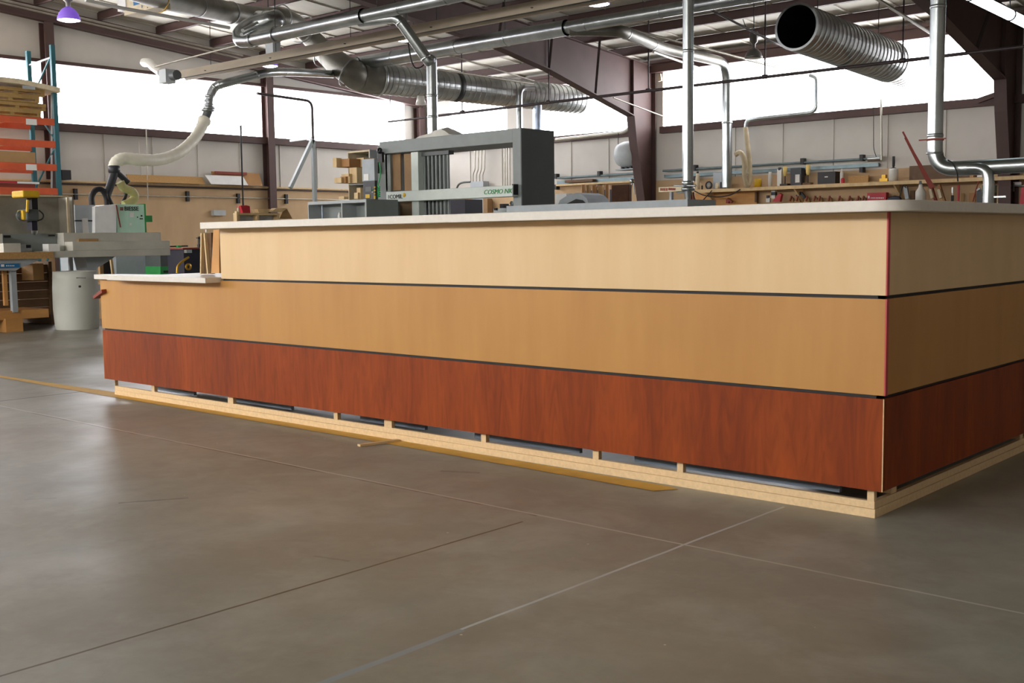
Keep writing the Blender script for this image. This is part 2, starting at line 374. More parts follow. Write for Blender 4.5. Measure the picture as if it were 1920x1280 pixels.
# main rigid frames
def frame(xc, lab):
    t = Th('rigid_frame', lab, 'steel frame', 'tapered steel frames of the hall')
    def prof(m=1):
        ys = lambda y: y if m == 1 else 2*YR-y
        low = [(24.22, 0), (24.14, 1.93), (23.8, 3.42), (23.7, 4.05), (20.4, 4.87), (18.6, 5.2), (YR, top(YR)-.5)]
        up = [(YR, top(YR)), (24.62, top(24.62)), (24.62, 0)]
        return [(ys(y), z) for y, z in low], [(ys(y), z) for y, z in up]
    w = t.p('web', M_steel); fl = t.p('flange', M_steel)
    for m in (1, -1):
        lo, up = prof(m)
        # web as quads strips between lower and upper outlines
        def upz(y): return top(y)
        e = lo[0][0]; oy = up[1][0]
        vs = [(oy, z) for _, z in lo[:4]]
        pts_in = lo[:4]
        for i in range(3):
            w.prism([(xc-.008, pts_in[i][0], pts_in[i][1]), (xc-.008, pts_in[i+1][0], pts_in[i+1][1]), (xc-.008, oy, pts_in[i+1][1]), (xc-.008, oy, pts_in[i][1])], (.016, 0, 0))
        w.prism([(xc-.008, lo[3][0], lo[3][1]), (xc-.008, lo[3][0], upz(lo[3][0])), (xc-.008, oy, upz(oy)), (xc-.008, oy, lo[3][1])], (.016, 0, 0))
        for i in range(3, len(lo)-1):
            a, b = lo[i], lo[i+1]; w.prism([(xc-.008, a[0], a[1]), (xc-.008, b[0], b[1]), (xc-.008, b[0], upz(b[0])), (xc-.008, a[0], upz(a[0]))], (.016, 0, 0))
        for i in range(len(lo)-1): fl.beam((xc, *lo[i]), (xc, *lo[i+1]), .25, .022, up=(0, -1, 0) if i < 3 else (0, 0, 1))
        fl.beam((xc, oy, 0), (xc, oy, upz(oy)), .25, .02, up=(0, 1, 0))
        fl.beam((xc, oy, upz(oy)), (xc, YR, upz(YR)), .22, .016)
        st = t.p('stiffener', M_steel)
        for a, b in (((lo[3][0], lo[3][1]), (lo[3][0], upz(lo[3][0]))), ((lo[3][0], lo[3][1]), (oy, lo[3][1]))): st.beam((xc, *a), (xc, *b), .2, .018, up=(0, 1, .3))
        # knee braces from bottom flange out to the purlins
        for yy, zz, y2 in ((22.1, 4.47, 21.45), (20.35, 4.9, 19.75), (18.6, 5.22, 18.1), (14.4, 5.6, 13.9), (10.6, 5.9, 10.2)):
            b = t.p('flange_brace', M_dpipe); ya, yb = (yy, y2) if m == 1 else (2*YR-yy, 2*YR-y2)
            b.beam((xc+.1, ya, zz), (xc+.75, yb, top(y2)+.03), .055, .02)
            if m == -1: t.parts.remove(b)
    t.done()
frame(-17.1, 'tapered brown steel column and rafter standing left of the workbench shelf')
frame(-8.0, 'tapered brown steel column and rafter at the right edge of the picture')
# purlins, eave to ridge
ys = [23.3, 21.75, 20.2, 18.65, 17.1, 15.55, 14.0, 12.45, 10.9, 9.35]
for i, y in enumerate(ys+[2*YR-v for v in ys[5:]]):
    t = one('roof_purlin', M_steel, ['purlin nearest the far eave', 'second purlin up from the far eave', 'third purlin up from the far eave', 'fourth purlin up from the far eave', 'fifth purlin up from the far eave', 'sixth purlin up from the far eave', 'seventh purlin up from the far eave', 'eighth purlin up from the far eave', 'ninth purlin up from the far eave', 'purlin just before the ridge'][i].replace('purlin', 'brown steel roof purlin') if i < 10 else 'brown steel roof purlin beyond the ridge, above the camera', 'purlin', 'roof purlins')
    z = top(y)
    t.box(XL, XR, y-.01, y+.01, z, z+.21); t.box(XL, XR, y-.075, y+.01, z, z+.014); t.box(XL, XR, y-.01, y+.075, z+.2, z+.214)
    t.th.done()
# ------------------------------------------------------------------ reception desk
CX, CY, LX = -1.608, 3.70, -6.94
UX = -5.553     # left end of the upper tier
z0, z1, z2, z3 = .108, .4375, .782, 1.071
t = Th('reception_desk', 'long L-shaped reception desk with pale birch, honey maple and dark cherry bands', 'desk')
T = .02; G = .006; YE = 7.2
up = t.p('upper_panel', M_birch, 'pale birch front panel'); up.box(UX, CX, CY, CY+T, z2+G, z3)
mp_ = t.p('middle_panel', M_maple, 'honey maple front panel'); mp_.box(LX, CX, CY, CY+T, z1+G, z2-G); 
lp = t.p('lower_panel', M_cherry, 'dark cherry front panel'); lp.box(LX, CX-.002, CY, CY+T, z0, z1-G)
up = t.p('upper_side_panel', M_birch, 'pale birch side panel'); up.box(CX-T, CX-.0005, CY+T, YE, z2+G, z3)
up = t.p('middle_side_panel', M_maple, 'honey maple side panel'); up.box(CX-T, CX-.0005, CY+T, YE, z1+G, z2-G)
up = t.p('lower_side_panel', M_cherry, 'dark cherry side panel'); up.box(CX-T, CX-.0005, CY+T, YE, z0, z1-G)
eb = t.p('edge_band', M_red_edge, 'burgundy edge band on the corner'); eb.box(CX, CX+.005, CY+.0005, CY+T, z2+G, z3); eb.box(CX, CX+.005, CY+.0005, CY+T, z1+G, z2-G)
eb = t.p('edge_band', M_ply, 'pale raw edge of the cherry panel'); eb.box(CX-.002, CX+.001, CY, CY+.004, z0, z1-G)
eb = t.p('edge_band', M_maple); eb.box(LX-.003, LX, CY, CY+T, z1+G, z2-G); eb.box(LX-.003, LX, CY, CY+T, z0, z1-G)
rv = t.p('reveal_strip', M_blackgap, 'black recessed reveal'); rv.box(LX+.02, CX-.012, CY+.008, CY+.03, z1-.02, z1+.02); rv.box(CX-.03, CX-.012, CY+.008, YE, z1-.02, z1+.02)
rv = t.p('reveal_strip', M_blackgap, 'black recessed reveal'); rv.box(UX+.01, CX-.012, CY+.008, CY+.03, z2-.02, z2+.02); rv.box(CX-.03, CX-.012, CY+.008, YE, z2-.02, z2+.02)
bk = t.p('carcass', M_tanply); bk.box(LX+.02, -1.65, CY+.03, CY+.05, z0, z2-.03); bk.box(UX+.06, -1.65, CY+.03, CY+.05, z2-.03, z3); bk.box(-1.66, -1.64, CY+.06, YE, z0, z3)
for x in (-6.9, -5.6, -4.3, -3.0): bk.box(x, x+.02, CY+.05, CY+.72, z0, z2-.05)
bk.box(LX+.02, -2.3, CY+.05, CY+.74, z0, z0+.02); bk.box(-2.3, -1.66, CY+.05, YE, z0, z0+.02)
ed = t.p('end_board', M_orangeply, 'plywood end board of the upper tier'); ed.prism([Y(396, 512, 3.74), Y(411, 512, 3.74), Y(411, 431, 3.74), Y(400, 431, 3.74)], (0, .09, 0))
br = t.p('inner_bracket', M_dkwood, 'dark inner bracket with pale edges'); a = Y(378, 513, 3.95); b = Y(398, 513, 3.95); c_ = Y(396, 436, 3.95); d = Y(378, 440, 3.95); br.prism([a, b, c_, d], (0, .02, 0))
e1 = br.sub('edge_strip', M_pine); e1.beam(Y(378.5, 513, 3.94), Y(379.5, 437, 3.94), .012, .02, (0, 1, 0)); e1.beam(Y(391.5, 513, 3.94), Y(385, 437, 3.94), .012, .02, (0, 1, 0))
# toe kick frame
BX_, BY_ = -1.652, 3.744; BL = -6.90
tk = t.p('toe_kick_rail', M_ply, 'raw particle board base rail'); tk.box(BL, BX_, BY_, BY_+.019, .0, .031); tk.box(BX_-.019, BX_, BY_+.019, YE, 0, .031)
tk = t.p('toe_kick_rail', M_ply, 'raw particle board base rail'); tk.box(BL, BX_-.004, BY_+.004, BY_+.022, .032, .058); tk.box(BX_-.023, BX_-.004, BY_+.022, YE, .032, .058)
for px, w in ((213, 7), (288, 5), (433, 10), (630, 7), (728, 14), (907, 9), (1117, 11), (1275, 11), (1632, 13)):
    yb_ = 0
    p0 = Y(px-w/2, 742+(px-208)*.152, BY_+.006).x; p1 = Y(px+w/2, 742+(px-208)*.152, BY_+.006).x
    b = t.p('toe_kick_block', M_ply); b.box(max(p0, BL), min(p1, BX_-.006), BY_+.006, BY_+.028, .058, z0)
for y in (3.9, 5.3, 6.6):
    b = t.p('toe_kick_block', M_ply); b.box(BX_-.08, BX_-.008, y, y+.045, .058, z0)
tk = t.p('rear_base_rail', M_ply); tk.box(BL, -2.3, CY+.70, CY+.72, 0, .04)
for x0_, x1_ in ((-2.8, -1.86), (-3.75, -3.1), (-4.6, -4.1), (-5.75, -5.2), (-6.7, -6.2)):
    s_ = t.p('floor_light_strip', M_ltblue, 'pale blue strip imitating floor light behind the base'); s_.box(x0_, x1_, CY+.2, CY+.22, .035, .062)  # added strips stand in for bright floor light showing through the base gaps
t.done()
# countertop
def rpoly(pts, rads, k=6):
    out = []
    n = len(pts)
    for i, (p, r) in enumerate(zip(pts, rads)):
        p = Vector(p); a = Vector(pts[i-1]); c = Vector(pts[(i+1) % n])
        if not r: out.append(p); continue
        s = p+(a-p).normalized()*r; e = p+(c-p).normalized()*r
        for j in range(k+1):
            u = j/k; out.append(s*(1-u)**2+p*2*u*(1-u)+e*u*u)
    return out
t = one('countertop', M_white, 'white solid-surface countertop on the tall tier of the reception desk', 'countertop', bev=.003)
o = .1; zt = z3+.001
pts = [(-5.596, CY-o, zt), (CX+o, CY-o, zt), (CX+o, YE, zt), (CX-.42, YE, zt), (CX-.42, CY+.34, zt), (-5.596, CY+.34, zt)]
t.prism(rpoly(pts, [0, .13, 0, 0, .05, 0], 24), (0, 0, .037)); t.th.done()
t = one('transaction_shelf', M_white, 'low white shelf top at the left end of the reception desk', 'shelf', bev=.002)
zt = .7655
t.prism([(-6.955, 3.665, zt), (-6.69, 3.665, zt), (-6.67, 3.6, zt), (-5.562, 3.6, zt), (-5.562, 3.70, zt), (-5.562, 4.42, zt), (-6.56, 4.42, zt), (-6.46, 3.86, zt), (-6.87, 3.8, zt), (-6.955, 3.74, zt)], (0, 0, .03)); t.th.done()
t = one('bolt', M_wht, 'small white bolt hanging under the left end of the countertop', 'bolt'); a = Y(387, 432.5, 3.75); t.lathe((a.x, a.y, 1.052), [(0, 0), (.006, 0), (.006, .019), (0, .019)], 8); t.th.done()
# drawer/pull clamp on the left end
t = Th('spring_clamp', 'orange-red clamp gripping the left end of the reception desk', 'clamp')
q = t.p('jaw', M_dred, 'orange-red jaw'); q.beam(Y(181, 557, 3.72), Y(197, 545, 3.69), .02, .045, (0, 1, 0)); q = t.p('body', M_black); q.box(LX-.06, LX-.004, 3.71, 3.75, Y(183, 545, 3.71).z, Y(183, 533, 3.71).z); t.done()
# floor things
t = one('floor_line', M_paintline, 'yellow painted line on the concrete along the desk base', 'floor marking')
t.add([(-9.6, 3.71, .002), (-7.04, 3.672, .002), (-4.3, 3.655, .002), (-2.50, 3.61, .002), (-2.44, 3.70, .002), (-2.5, 3.715, .002), (-7.0, 3.8, .002), (-9.6, 3.83, .002)], [tuple(range(7))])
t.add([(-16, 3.72, .002), (-9.6, 3.71, .002), (-9.6, 3.83, .002), (-16, 3.86, .002)], [(0, 1, 2, 3)]); t.th.done()
t = one('wood_stir_stick', M_pine, 'thin pale wooden stick lying on the floor against the desk base', 'stick'); a = Z(673, 837, 0); b = Z(742, 828, 0)
t.beam((a.x, a.y, .006), (b.x, 3.735, .006), .028, .01); t.th.done()
# ------------------------------------------------------------------ ducts
def ringpts(pts, s):
    """point and direction at length s"""
    acc = 0
    for i in range(len(pts)-1):
        a, b = Vector(pts[i]), Vector(pts[i+1]); l = (b-a).length
        if acc+l >= s: return a+(b-a)*((s-acc)/l), (b-a).normalized()
        acc += l
    return Vector(pts[-1]), (Vector(pts[-1])-Vector(pts[-2])).normalized()
def length(pts): return sum((Vector(pts[i+1])-Vector(pts[i])).length for i in range(len(pts)-1))
def duct(t, name, pts, r, rings=(), n=24, m=None, caps=False):
    q = t.p(name, m or M_galv); q.tube(pts, r, n, caps=caps)
    for s in rings:
        p, d = ringpts(pts, s); rr = r if not isinstance(r, (list, tuple)) else r[0]
        c = q.sub('seam_collar', M_galv); c.lathe(p-d*.02, [(rr*1.0, 0), (rr*1.06, .006), (rr*1.06, .034), (rr*1.0, .04)], n, d)
    return q
def spiral(t, name, a, b, r, pitch=.17, wall=.03, n=40, m=None, liner=True):
    a, b = Vector(a), Vector(b); d = b-a; L_ = d.length; d.normalize(); q = t.p(name, m or M_galvs)
    prof = [(r-wall, .0)]; k = int(L_/pitch)
    prof += [(r+.012, 0), (r+.012, .04)]
    for i in range(k):
        s = .05+i*pitch*(L_-.1)/(k*pitch); prof += [(r, s), (r+.002, s+pitch*.5), (r, s+pitch*.86), (r+.014, s+pitch*.9), (r+.014, s+pitch*.97)]
    prof += [(r, L_)]
    q.lathe(a, prof, n, d, smooth=False)
    if not liner: return q
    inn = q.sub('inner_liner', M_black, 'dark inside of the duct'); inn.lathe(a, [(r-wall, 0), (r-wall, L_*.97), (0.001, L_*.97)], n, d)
    return q
# S1 open return-air duct on the right
t = Th('spiral_duct', 'big open-ended spiral duct hanging at upper right, dark round mouth facing the room', 'duct')
p0 = Y(1493, 50, 18.5); p1 = Y(1668, 116, 22.6); p2 = Y(1694, 122, 24.25); p2 = Vector((p1.x+(p2.x-p1.x), 24.25, p1.z))
q = spiral(t, 'barrel', p0, p1, .405); q = t.p('end_section', M_film, 'white far end, window light put into its colour'); q.tube([p1+Vector((0, .02, 0)), p1.lerp(p2, .5), p2], .36, 36)  # bright light on the metal far end put in as white colour
for i in range(6):
    p = p1.lerp(p2, (i+.7)/6.4); c = q.sub('hoop', M_wht); c.lathe(p, [(.36, 0), (.368, .01), (.36, .03)], 30, (0, 1, 0))
for yy in (19.3, 21.9):
    h = t.p('hanger_rod', M_cable); zz = p0.z+(p1.z-p0.z)*(yy-p0.y)/(p1.y-p0.y); h.tube([(p0.x, yy, zz+.41), (p0.x, yy, top(yy)+.1)], .008, 6)
t.done()
# S2 with its elbows and big supply run
t = Th('spiral_duct', 'long large duct rising from the far wall, elbowing up behind the tan heater', 'duct')
a = Y(708, 147, 17.6); b = Y(1086, 188, 23.9)
mid = a.lerp(b, .70)
q = spiral(t, 'barrel', b, a, .345, .16, liner=False)
fl = t.p('flange_ring', M_galv); d_ = (a-b).normalized(); fl.lathe(a-d_*.05, [(.345, 0), (.40, .01), (.40, .05), (.345, .06)], 36, d_)
fl = t.p('coupling', M_black, 'dark coupling band'); p = b.lerp(a, .64); fl.lathe(p, [(.352, 0), (.362, .01), (.362, .14), (.352, .15)], 36, d_)
dy_ = (a-b).normalized(); el = [a-dy_*.1, a+dy_*.12, a+dy_*.42+Vector((-.12, 0, .02)), Y(658, 136, 16.9), Y(625, 112, 16.8), Y(594, 82, 16.7), Y(566, 55, 16.4), Y(535, 36, 15.6), Y(470, 30, 14.6), Y(415, 20, 13.6), Y(350, 6, 12.2), Y(270, -16, 10.6), Y(190, -45, 9.2), Y(80, -90, 7.8)]
path = smooth_path(el, 4); rr = [max(.215, .365-.15*min(1, max(0, i-6)/16)) for i in range(len(path))]
duct(t, 'elbow_run', path, rr, n=26, m=M_dull)
for s in (.9, 1.7, 2.6, 3.6, 5.2, 6.8):
    p, d = ringpts(path, s); k_ = max(0, min(len(path)-1, int(s/length(path)*len(path)))); r_ = rr[k_]; c = t.p('seam_ring', M_galv); c.lathe(p, [(r_*.97, 0), (r_*1.03, .005), (r_*1.03, .02), (r_*.97, .03)], 28, d)
t.done()
# M1
t = Th('round_duct', 'long horizontal galvanized duct crossing behind the vertical pipes, lower of the two', 'duct')
yy = 17.3
a = Y(650, 128, 17.45); pts = [Vector((a.x, 17.6, 4.75)), Vector((a.x-.08, 17.45, 4.95)), Vector((Y(668, 120, yy).x, yy, 5.03)), Vector((-14.0, yy, 5.03))]
duct(t, 'large_section', smooth_path(pts[:3], 4)[:-1]+pts[2:], .155, (1.0, 2.2, 4.2, 5.6))
pts = [Vector((-14.0, yy, 5.03)), Vector((-4, yy, 5.03))]
duct(t, 'small_section', pts, .118, (.05, .5, 2.2, 4.0), n=20)
# branch to the wall
y1 = 23.75; e = Y(1364, 118, y1); zb = e.z
pts = arc_path([Vector((-13.9, yy-.0, 4.98)), Vector((-13.1, 17.75, 4.93)), Vector((e.x+.05, 21.0, zb+.02)), Vector((e.x, y1, zb)), Vector((e.x, y1, 2.14))], .5, 8)
duct(t, 'branch', pts[:-8], .12, (1.3, 3.3, 5.2), n=20, m=M_dull); duct(t, 'wall_drop', pts[-9:], .12, (.6, 1.6), n=20)
for x in (-18.3, -15.6, -12.2, -9.2):
    h = t.p('hanger_rod', M_cable); h.tube([(x, yy, 5.15), (x, yy, top(yy)+.1)], .007, 6)
t.done()
# flange clamps on downpipe
# M2
t = Th('round_duct', 'upper galvanized duct with a rounded elbow at its left end, running out of the top', 'duct')
yy = 12.8; zz = 4.75; xe = Y(462, 79, yy).x
pts = smooth_path([Y(486, 33, 14.4), Vector((xe+.14, yy+.6, 5.22)), Vector((xe-.14, yy+.32, 5.12)), Vector((xe-.27, yy+.12, 4.96)), Vector((xe-.18, yy+.0, 4.8)), Vector((xe+.1, yy, zz))], 5)+[Vector((-14.75, yy, zz))]
duct(t, 'large_section', pts, [.14 if i < 4 else .165 if i < 18 else .15-.004*(i-18) for i in range(len(pts)-2)]+[.126, .126], (.95, 1.9, 2.9, 3.7, 4.4))
bp_ = smooth_path([Vector((xe+.35, yy+.6, 5.15)), Vector((xe+.75, yy+.9, 5.3))], 3)
duct(t, 'small_section', [Vector((-14.75, yy, zz)), Vector((-6, yy, zz))], .1, (.05, .9, 2.0), n=20)
q = duct(t, 'downpipe', arc_path([Vector((-14.9, yy+.05, 4.68)), Y(742, 33, 12.95), Y(752, 42, 13.0), Y(806, 118, 13.35), Vector((Y(810, 150, 13.4).x, 13.4, 4.0)), Vector((Y(810, 150, 13.4).x, 13.4, 2.62))], .3, 5), .088, (.9, 1.6, 2.35, 2.7), n=20)
for x in (-17.2, -14.4, -12.0):
    h = t.p('hanger_rod', M_cable); h.tube([(x, yy, zz+.1), (x, yy, top(yy)+.1)], .006, 6)
t.done()
# short stubs near the elbow
t = one('duct_stub', M_galv, 'two short bright pipe stubs beside the rounded duct elbow', 'pipe'); 
for a, b in (((455, 57), (482, 43)), ((453, 65), (478, 53))): t.tube([D(*a, 19.5), D(*b, 20.5)], .03, 10)
t.th.done()
# D3 pipe feeding the hose
t = Th('suction_pipe', 'galvanized pipe bending down to a clear hose in front of the left window', 'duct')
dd = 22.5
pts = smooth_path([D(392, 208, dd), D(393, 195, dd), D(396, 176, dd), D(405, 162, dd), D(425, 155, dd), D(465, 145, dd+.2), D(505, 136, dd+.5), D(540, 135, dd+1.2), D(585, 137, dd+2.2), D(625, 139, dd+3.0)], 5)
duct(t, 'pipe', pts, .085, (.5, .62, 1.4, 2.3), n=18)
q = t.p('elbow_cuff', M_galv); 
for i, (px, py, r_) in enumerate(((393, 180, .098), (392, 188, .098), (392, 196, .098), (392, 202, .12), (390, 206, .13))): q.lathe(D(px, py, dd)-Vector((0, 0, .03)), [(r_*.8, 0), (r_, .015), (r_, .04), (r_*.8, .055)], 18)
q = t.p('dark_sleeve', M_dkgray, 'dark metal sleeve'); q.tube([D(391, 207, dd), D(383, 226, dd)], .085, 18)
t.done()
t = Th('flexible_hose', 'large translucent cream hose sagging from the suction pipe to the left machine', 'hose')
q = t.p('hose', M_hose)
hp = smooth_path([D(384, 224, dd), D(371, 251, dd-.2), D(352, 273, dd-.6), D(330, 289, dd-1), D(300, 299, dd-1.4), D(265, 300, dd-1.9), D(235, 297, dd-2.1), D(219, 303, dd-2.2), D(213, 316, dd-2.2)], 9)
k = len(hp); q.tube(hp, [.108+.004*math.sin(i*1.9)+(.02 if i < 3 else 0) for i in range(k)], 18)
t.done()
# V1, V2 downpipes
t = Th('vertical_duct', 'narrow bright vertical pipe ending in a nozzle above the countertop', 'duct'); y1 = 13.0
pts = [Y(1288, -60, y1), Y(1290, 345, y1)]; xx = Y(1290, 200, y1).x
duct(t, 'pipe', [Vector((xx, y1, 5.4)), Vector((xx, y1, 1.69))], .073, (1.95,), n=20)
q = t.p('nozzle', M_galv); q.lathe((xx, y1, 1.36), [(.03, 0), (.032, .1), (.05, .2), (.06, .3), (.078, .33), (.078, .37), (.066, .38)], 18); 
q = t.p('clamp_ring', M_galv); q.lathe((xx, y1, 1.60), [(.075, 0), (.09, .01), (.09, .04), (.075, .05)], 18)
t.done()
t = Th('vertical_duct', 'thick bright vertical pipe at right curving into a horizontal branch', 'duct'); y1 = 13.5; xx = Y(1757, 100, y1).x
zb = Y(1810, 315, y1).z; r_ = .088
duct(t, 'pipe', arc_path([Vector((xx, y1, 5.2)), Vector((xx, y1, zb)), Vector((xx+.72, y1, zb)), Vector((xx+3.2, y1, zb+.01))], .26, 10), r_, (1.55, 3.05), n=24)
q = t.p('wye_branch', M_galv); q.tube(smooth_path([Vector((xx+.38, y1-.02, zb)), Vector((xx+.58, y1-.06, zb-.02)), Vector((xx+.66, y1-.08, zb-.14)), Vector((xx+.66, y1-.08, zb-.6))], 5), .062, 18)
q = t.p('clamp', M_dred, 'rusty clamp band with bolts'); q.lathe((xx, y1, zb+.34), [(r_, 0), (r_+.012, .005), (r_+.012, .02), (r_, .025)], 20); q.beam((xx-.16, y1-.09, zb+.352), (xx+.16, y1-.09, zb+.352), .015, .015)
q = t.p('clamp', M_galv); q.lathe((xx, y1, zb+.18), [(r_, 0), (r_+.012, .005), (r_+.012, .02), (r_, .025)], 20)
q = t.p('blast_gate', M_galv); q.beam((xx+.6, y1-.08, zb-.35), (xx+.86, y1-.08, zb-.35), .02, .02)
t.done()
t = one('cable', M_cable, 'black cable looped over the horizontal branch of the right pipe', 'cable'); t.tube(smooth_path([Y(1777, 300, 13.38), Y(1786, 306, 13.38), Y(1794, 322, 13.38), Y(1796, 340, 13.4)], 5), .009, 6); t.th.done()
# shiny conduit top right
t = Th('fluorescent_light', 'bright tube light crossing the top right corner', 'light'); q = t.p('tube', M_tube)
pa, pb = Y(1800, -18, 14.5), Y(1930, 46, 16.5); q.tube([pa, pb], .07, 14)
for k in (.12, .7):
    p = pa.lerp(pb, k); c = t.p('clip_ring', M_dpipe); c.lathe(p, [(.07, 0), (.08, .005), (.08, .02), (.07, .025)], 16, pb-pa); h = t.p('hanger_rod', M_cable); h.tube([p, Vector((p.x, p.y, top(p.y)+.1))], .008, 6)
t.done()
# other vertical pipes behind the gray machine
t = Th('vertical_duct', 'slim pipe with a tight elbow entering the large spiral duct', 'duct'); y1 = 21.0
duct(t, 'pipe', arc_path([Vector((Y(974, 200, y1).x, y1, 0.2)), Vector((Y(974, 200, y1).x, y1, Y(974, 164, y1).z)), Y(1000, 164, y1+.5)], .2, 6), .075, n=16); t.done()
t = one('vertical_duct', M_ltblue, 'pale blue pipe dropping from the large spiral duct behind the gray machine', 'duct'); a = Y(1008, 210, 22.2); t.tube([(a.x, a.y, 0), (a.x, a.y, 4.4)], .11, 18); t.th.done()
# ------------------------------------------------------------------ sprinkler line
t = Th('sprinkler_pipe', 'thin dark horizontal pipe on drop rods crossing the whole hall in front of the windows', 'pipe'); y1 = 20.4
za = Y(1380, 150, y1).z
q = t.p('pipe', M_dpipe); q.tube([(Y(822, 217, y1).x, y1, za-.02), (-4, y1, za)], .032, 8); q.tube([(Y(728, 229, y1).x, y1, za-.03), (Y(797, 221, y1).x, y1, za-.03)], .026, 8)
for px in (866, 1029, 1216, 1434, 1692):
    x = Y(px, 150, y1).x; h = t.p('drop_rod', M_dpipe); h.tube([(x, y1, za), (x, y1, top(y1)+.05)], .016, 6)
    j = t.p('pipe_fitting', M_dpipe); j.tube([(x-.05, y1, za), (x+.05, y1, za)], .045, 8)
x = Y(731, 229, y1).x; h = t.p('drop_rod', M_dpipe); h.tube([(x, y1, za), (x+.05, y1, za+.95)], .012, 6)
t.done()
def pipe(name, m, label, cat, pts, r, rad=.15, group=None, n=8):
    t = one(name, m, label, cat, group); t.tube(arc_path(pts, rad, 4) if len(pts) > 2 else pts, r, n); t.th.done()
# conduits under the roof
pipe('conduit', M_conduit, 'white conduit running from the top left corner down toward the heater', 'conduit', [Y(-30, -8, 9), Y(455, 104, 14.5)], .022)
pipe('conduit', M_conduit, 'second white conduit just below the first, from the top left corner', 'conduit', [Y(-30, -2, 9.1), Y(452, 110, 14.6)], .018)
pipe('conduit', M_conduit, 'thin conduit crossing from the flue to the round elbow', 'conduit', [D(290, 125, 23), D(520, 66, 21)], .018)
pipe('conduit', M_wht, 'bright white pipe at top left passing behind the heater burner box', 'pipe', [D(160, 0, 18), D(222, 14, 18.5), D(310, 30, 19.3), D(430, 52, 20.5)], .03)
pipe('conduit', M_conduit, 'pale conduit above the branch duct running to the far eave', 'conduit', [Y(1145, 46, 18.4), Y(1508, 139, 24.4)], .03)
pipe('conduit', M_conduit, 'thinner conduit below the branch duct ending over the window', 'conduit', [Y(1225, 97, 19.5), Y(1322, 131, 24.2)], .026)
pipe('conduit', M_dpipe, 'dark diagonal conduit left of the open spiral duct', 'conduit', [Y(1328, 16, 18.0), Y(1452, 80, 20.5), Y(1512, 104, 22.6)], .022)
pipe('conduit', M_conduit, 'pale diagonal conduit behind the thick right pipe', 'conduit', [Y(1640, -5, 17.5), Y(1745, 62, 21)], .03)
pipe('conduit', M_conduit, 'pale conduit along the top of the large spiral duct', 'conduit', [Y(822, 130, 17.6), Y(1000, 157, 20.5)], .02)
pipe('conduit', M_conduit, 'thin conduit crossing above the large spiral duct', 'conduit', [Y(840, 103, 19.0), Y(1002, 152, 22.4)], .018)
pipe('conduit', M_conduit, 'thin diagonal brace rod from the frame to the window sill', 'conduit', [X(1150, 183, -16.9), Y(1248, 220, 24.4)], .018)
# ------------------------------------------------------------------ tube heater
t = Th('tube_heater', 'long tan radiant tube heater hung below the roof, left end by the window', 'heater'); y1 = 14.0; z_ = 4.66
xa_ = Y(338, 147, y1).x
q = t.p('reflector_hood', M_tanpaint); w = .16
q.prism([(xa_, y1-w, z_-.09), (xa_, y1-.07, z_+.09), (xa_, y1+.07, z_+.09), (xa_, y1+w, z_-.09), (xa_, y1+.13, z_-.09), (xa_, y1+.05, z_+.07), (xa_, y1-.05, z_+.07), (xa_, y1-.15, z_-.09)], (16, 0, 0))
q = t.p('burner_tube', M_dkgray, 'dark burner tube'); q.tube([(xa_-.2, y1, z_-.02), (xa_+16, y1, z_-.02)], .05, 12)
for i in range(7):
    x = xa_+1.2+i*2.3; c = t.p('hanger_chain', M_cable); c.tube([(x, y1, z_+.09), (x, y1+.02, top(y1)+.05)], .007, 5); c.beam((x, y1-.16, z_-.03), (x, y1+.16, z_-.03), .03, .012)
t.done()
t = Th('flue_pipe', 'white flue elbow and gray box at the left end of the tan heater', 'flue')
q = t.p('elbow', M_film); q.tube(smooth_path([D(270, 117, 23.6), D(280, 118, 23.4), D(290, 127, 23.2), D(303, 136, 23.0)], 5), .09, 14)
q = t.p('blower_box', M_ltgray, 'light gray blower box'); a = D(312, 144, 22.8); q.box(a.x-.12, a.x+.14, a.y-.1, a.y+.12, a.z-.13, a.z+.14)
q = t.p('motor', M_dkgray); b = D(324, 142, 22.6); q.tube([b, b+Vector((.16, 0, 0))], .1, 14)
t.done()
t = Th('burner_box', 'cream burner control box with a blue label at the top left of the view', 'heater')
y1 = 11.0; q = t.p('housing', M_cream); q.bev = .004; a = Y(222, 10, y1); q.BY(232, -16, 291, 22, y1, .3)
q = t.p('side_flange', M_wht, 'white side flange'); q.BY(220, -18, 235, 20, y1-.02, .34)
q = t.p('label_plate', M_blue, 'blue label'); q.BY(250, 0, 262, 9, y1-.006, .005)
q = t.p('gauge', M_ltgray); g = Y(266, 12, y1); q.lathe((g.x, y1-.012, g.z), [(0, 0), (.026, 0), (.026, .012)], 14, (0, 1, 0))
q = t.p('port', M_black); g = Y(277, 14, y1); q.lathe((g.x, y1-.008, g.z), [(0, 0), (.01, 0), (.01, .01)], 10, (0, 1, 0))
q = t.p('gas_hose', M_gold, 'yellow gas hose'); q.tube(smooth_path([Y(290, 25, y1), Y(304, 22, y1), Y(314, 10, y1), Y(319, -14, y1)], 6), .01, 6)
t.done()
# small junction boxes hung from the roof
t = one('junction_box', M_ltgray, 'gray junction box above the tan heater near the round elbow', 'box'); a = D(512, 93, 24); t.box(a.x-.13, a.x+.13, a.y-.1, a.y+.1, a.z-.1, a.z+.22); t.th.done()
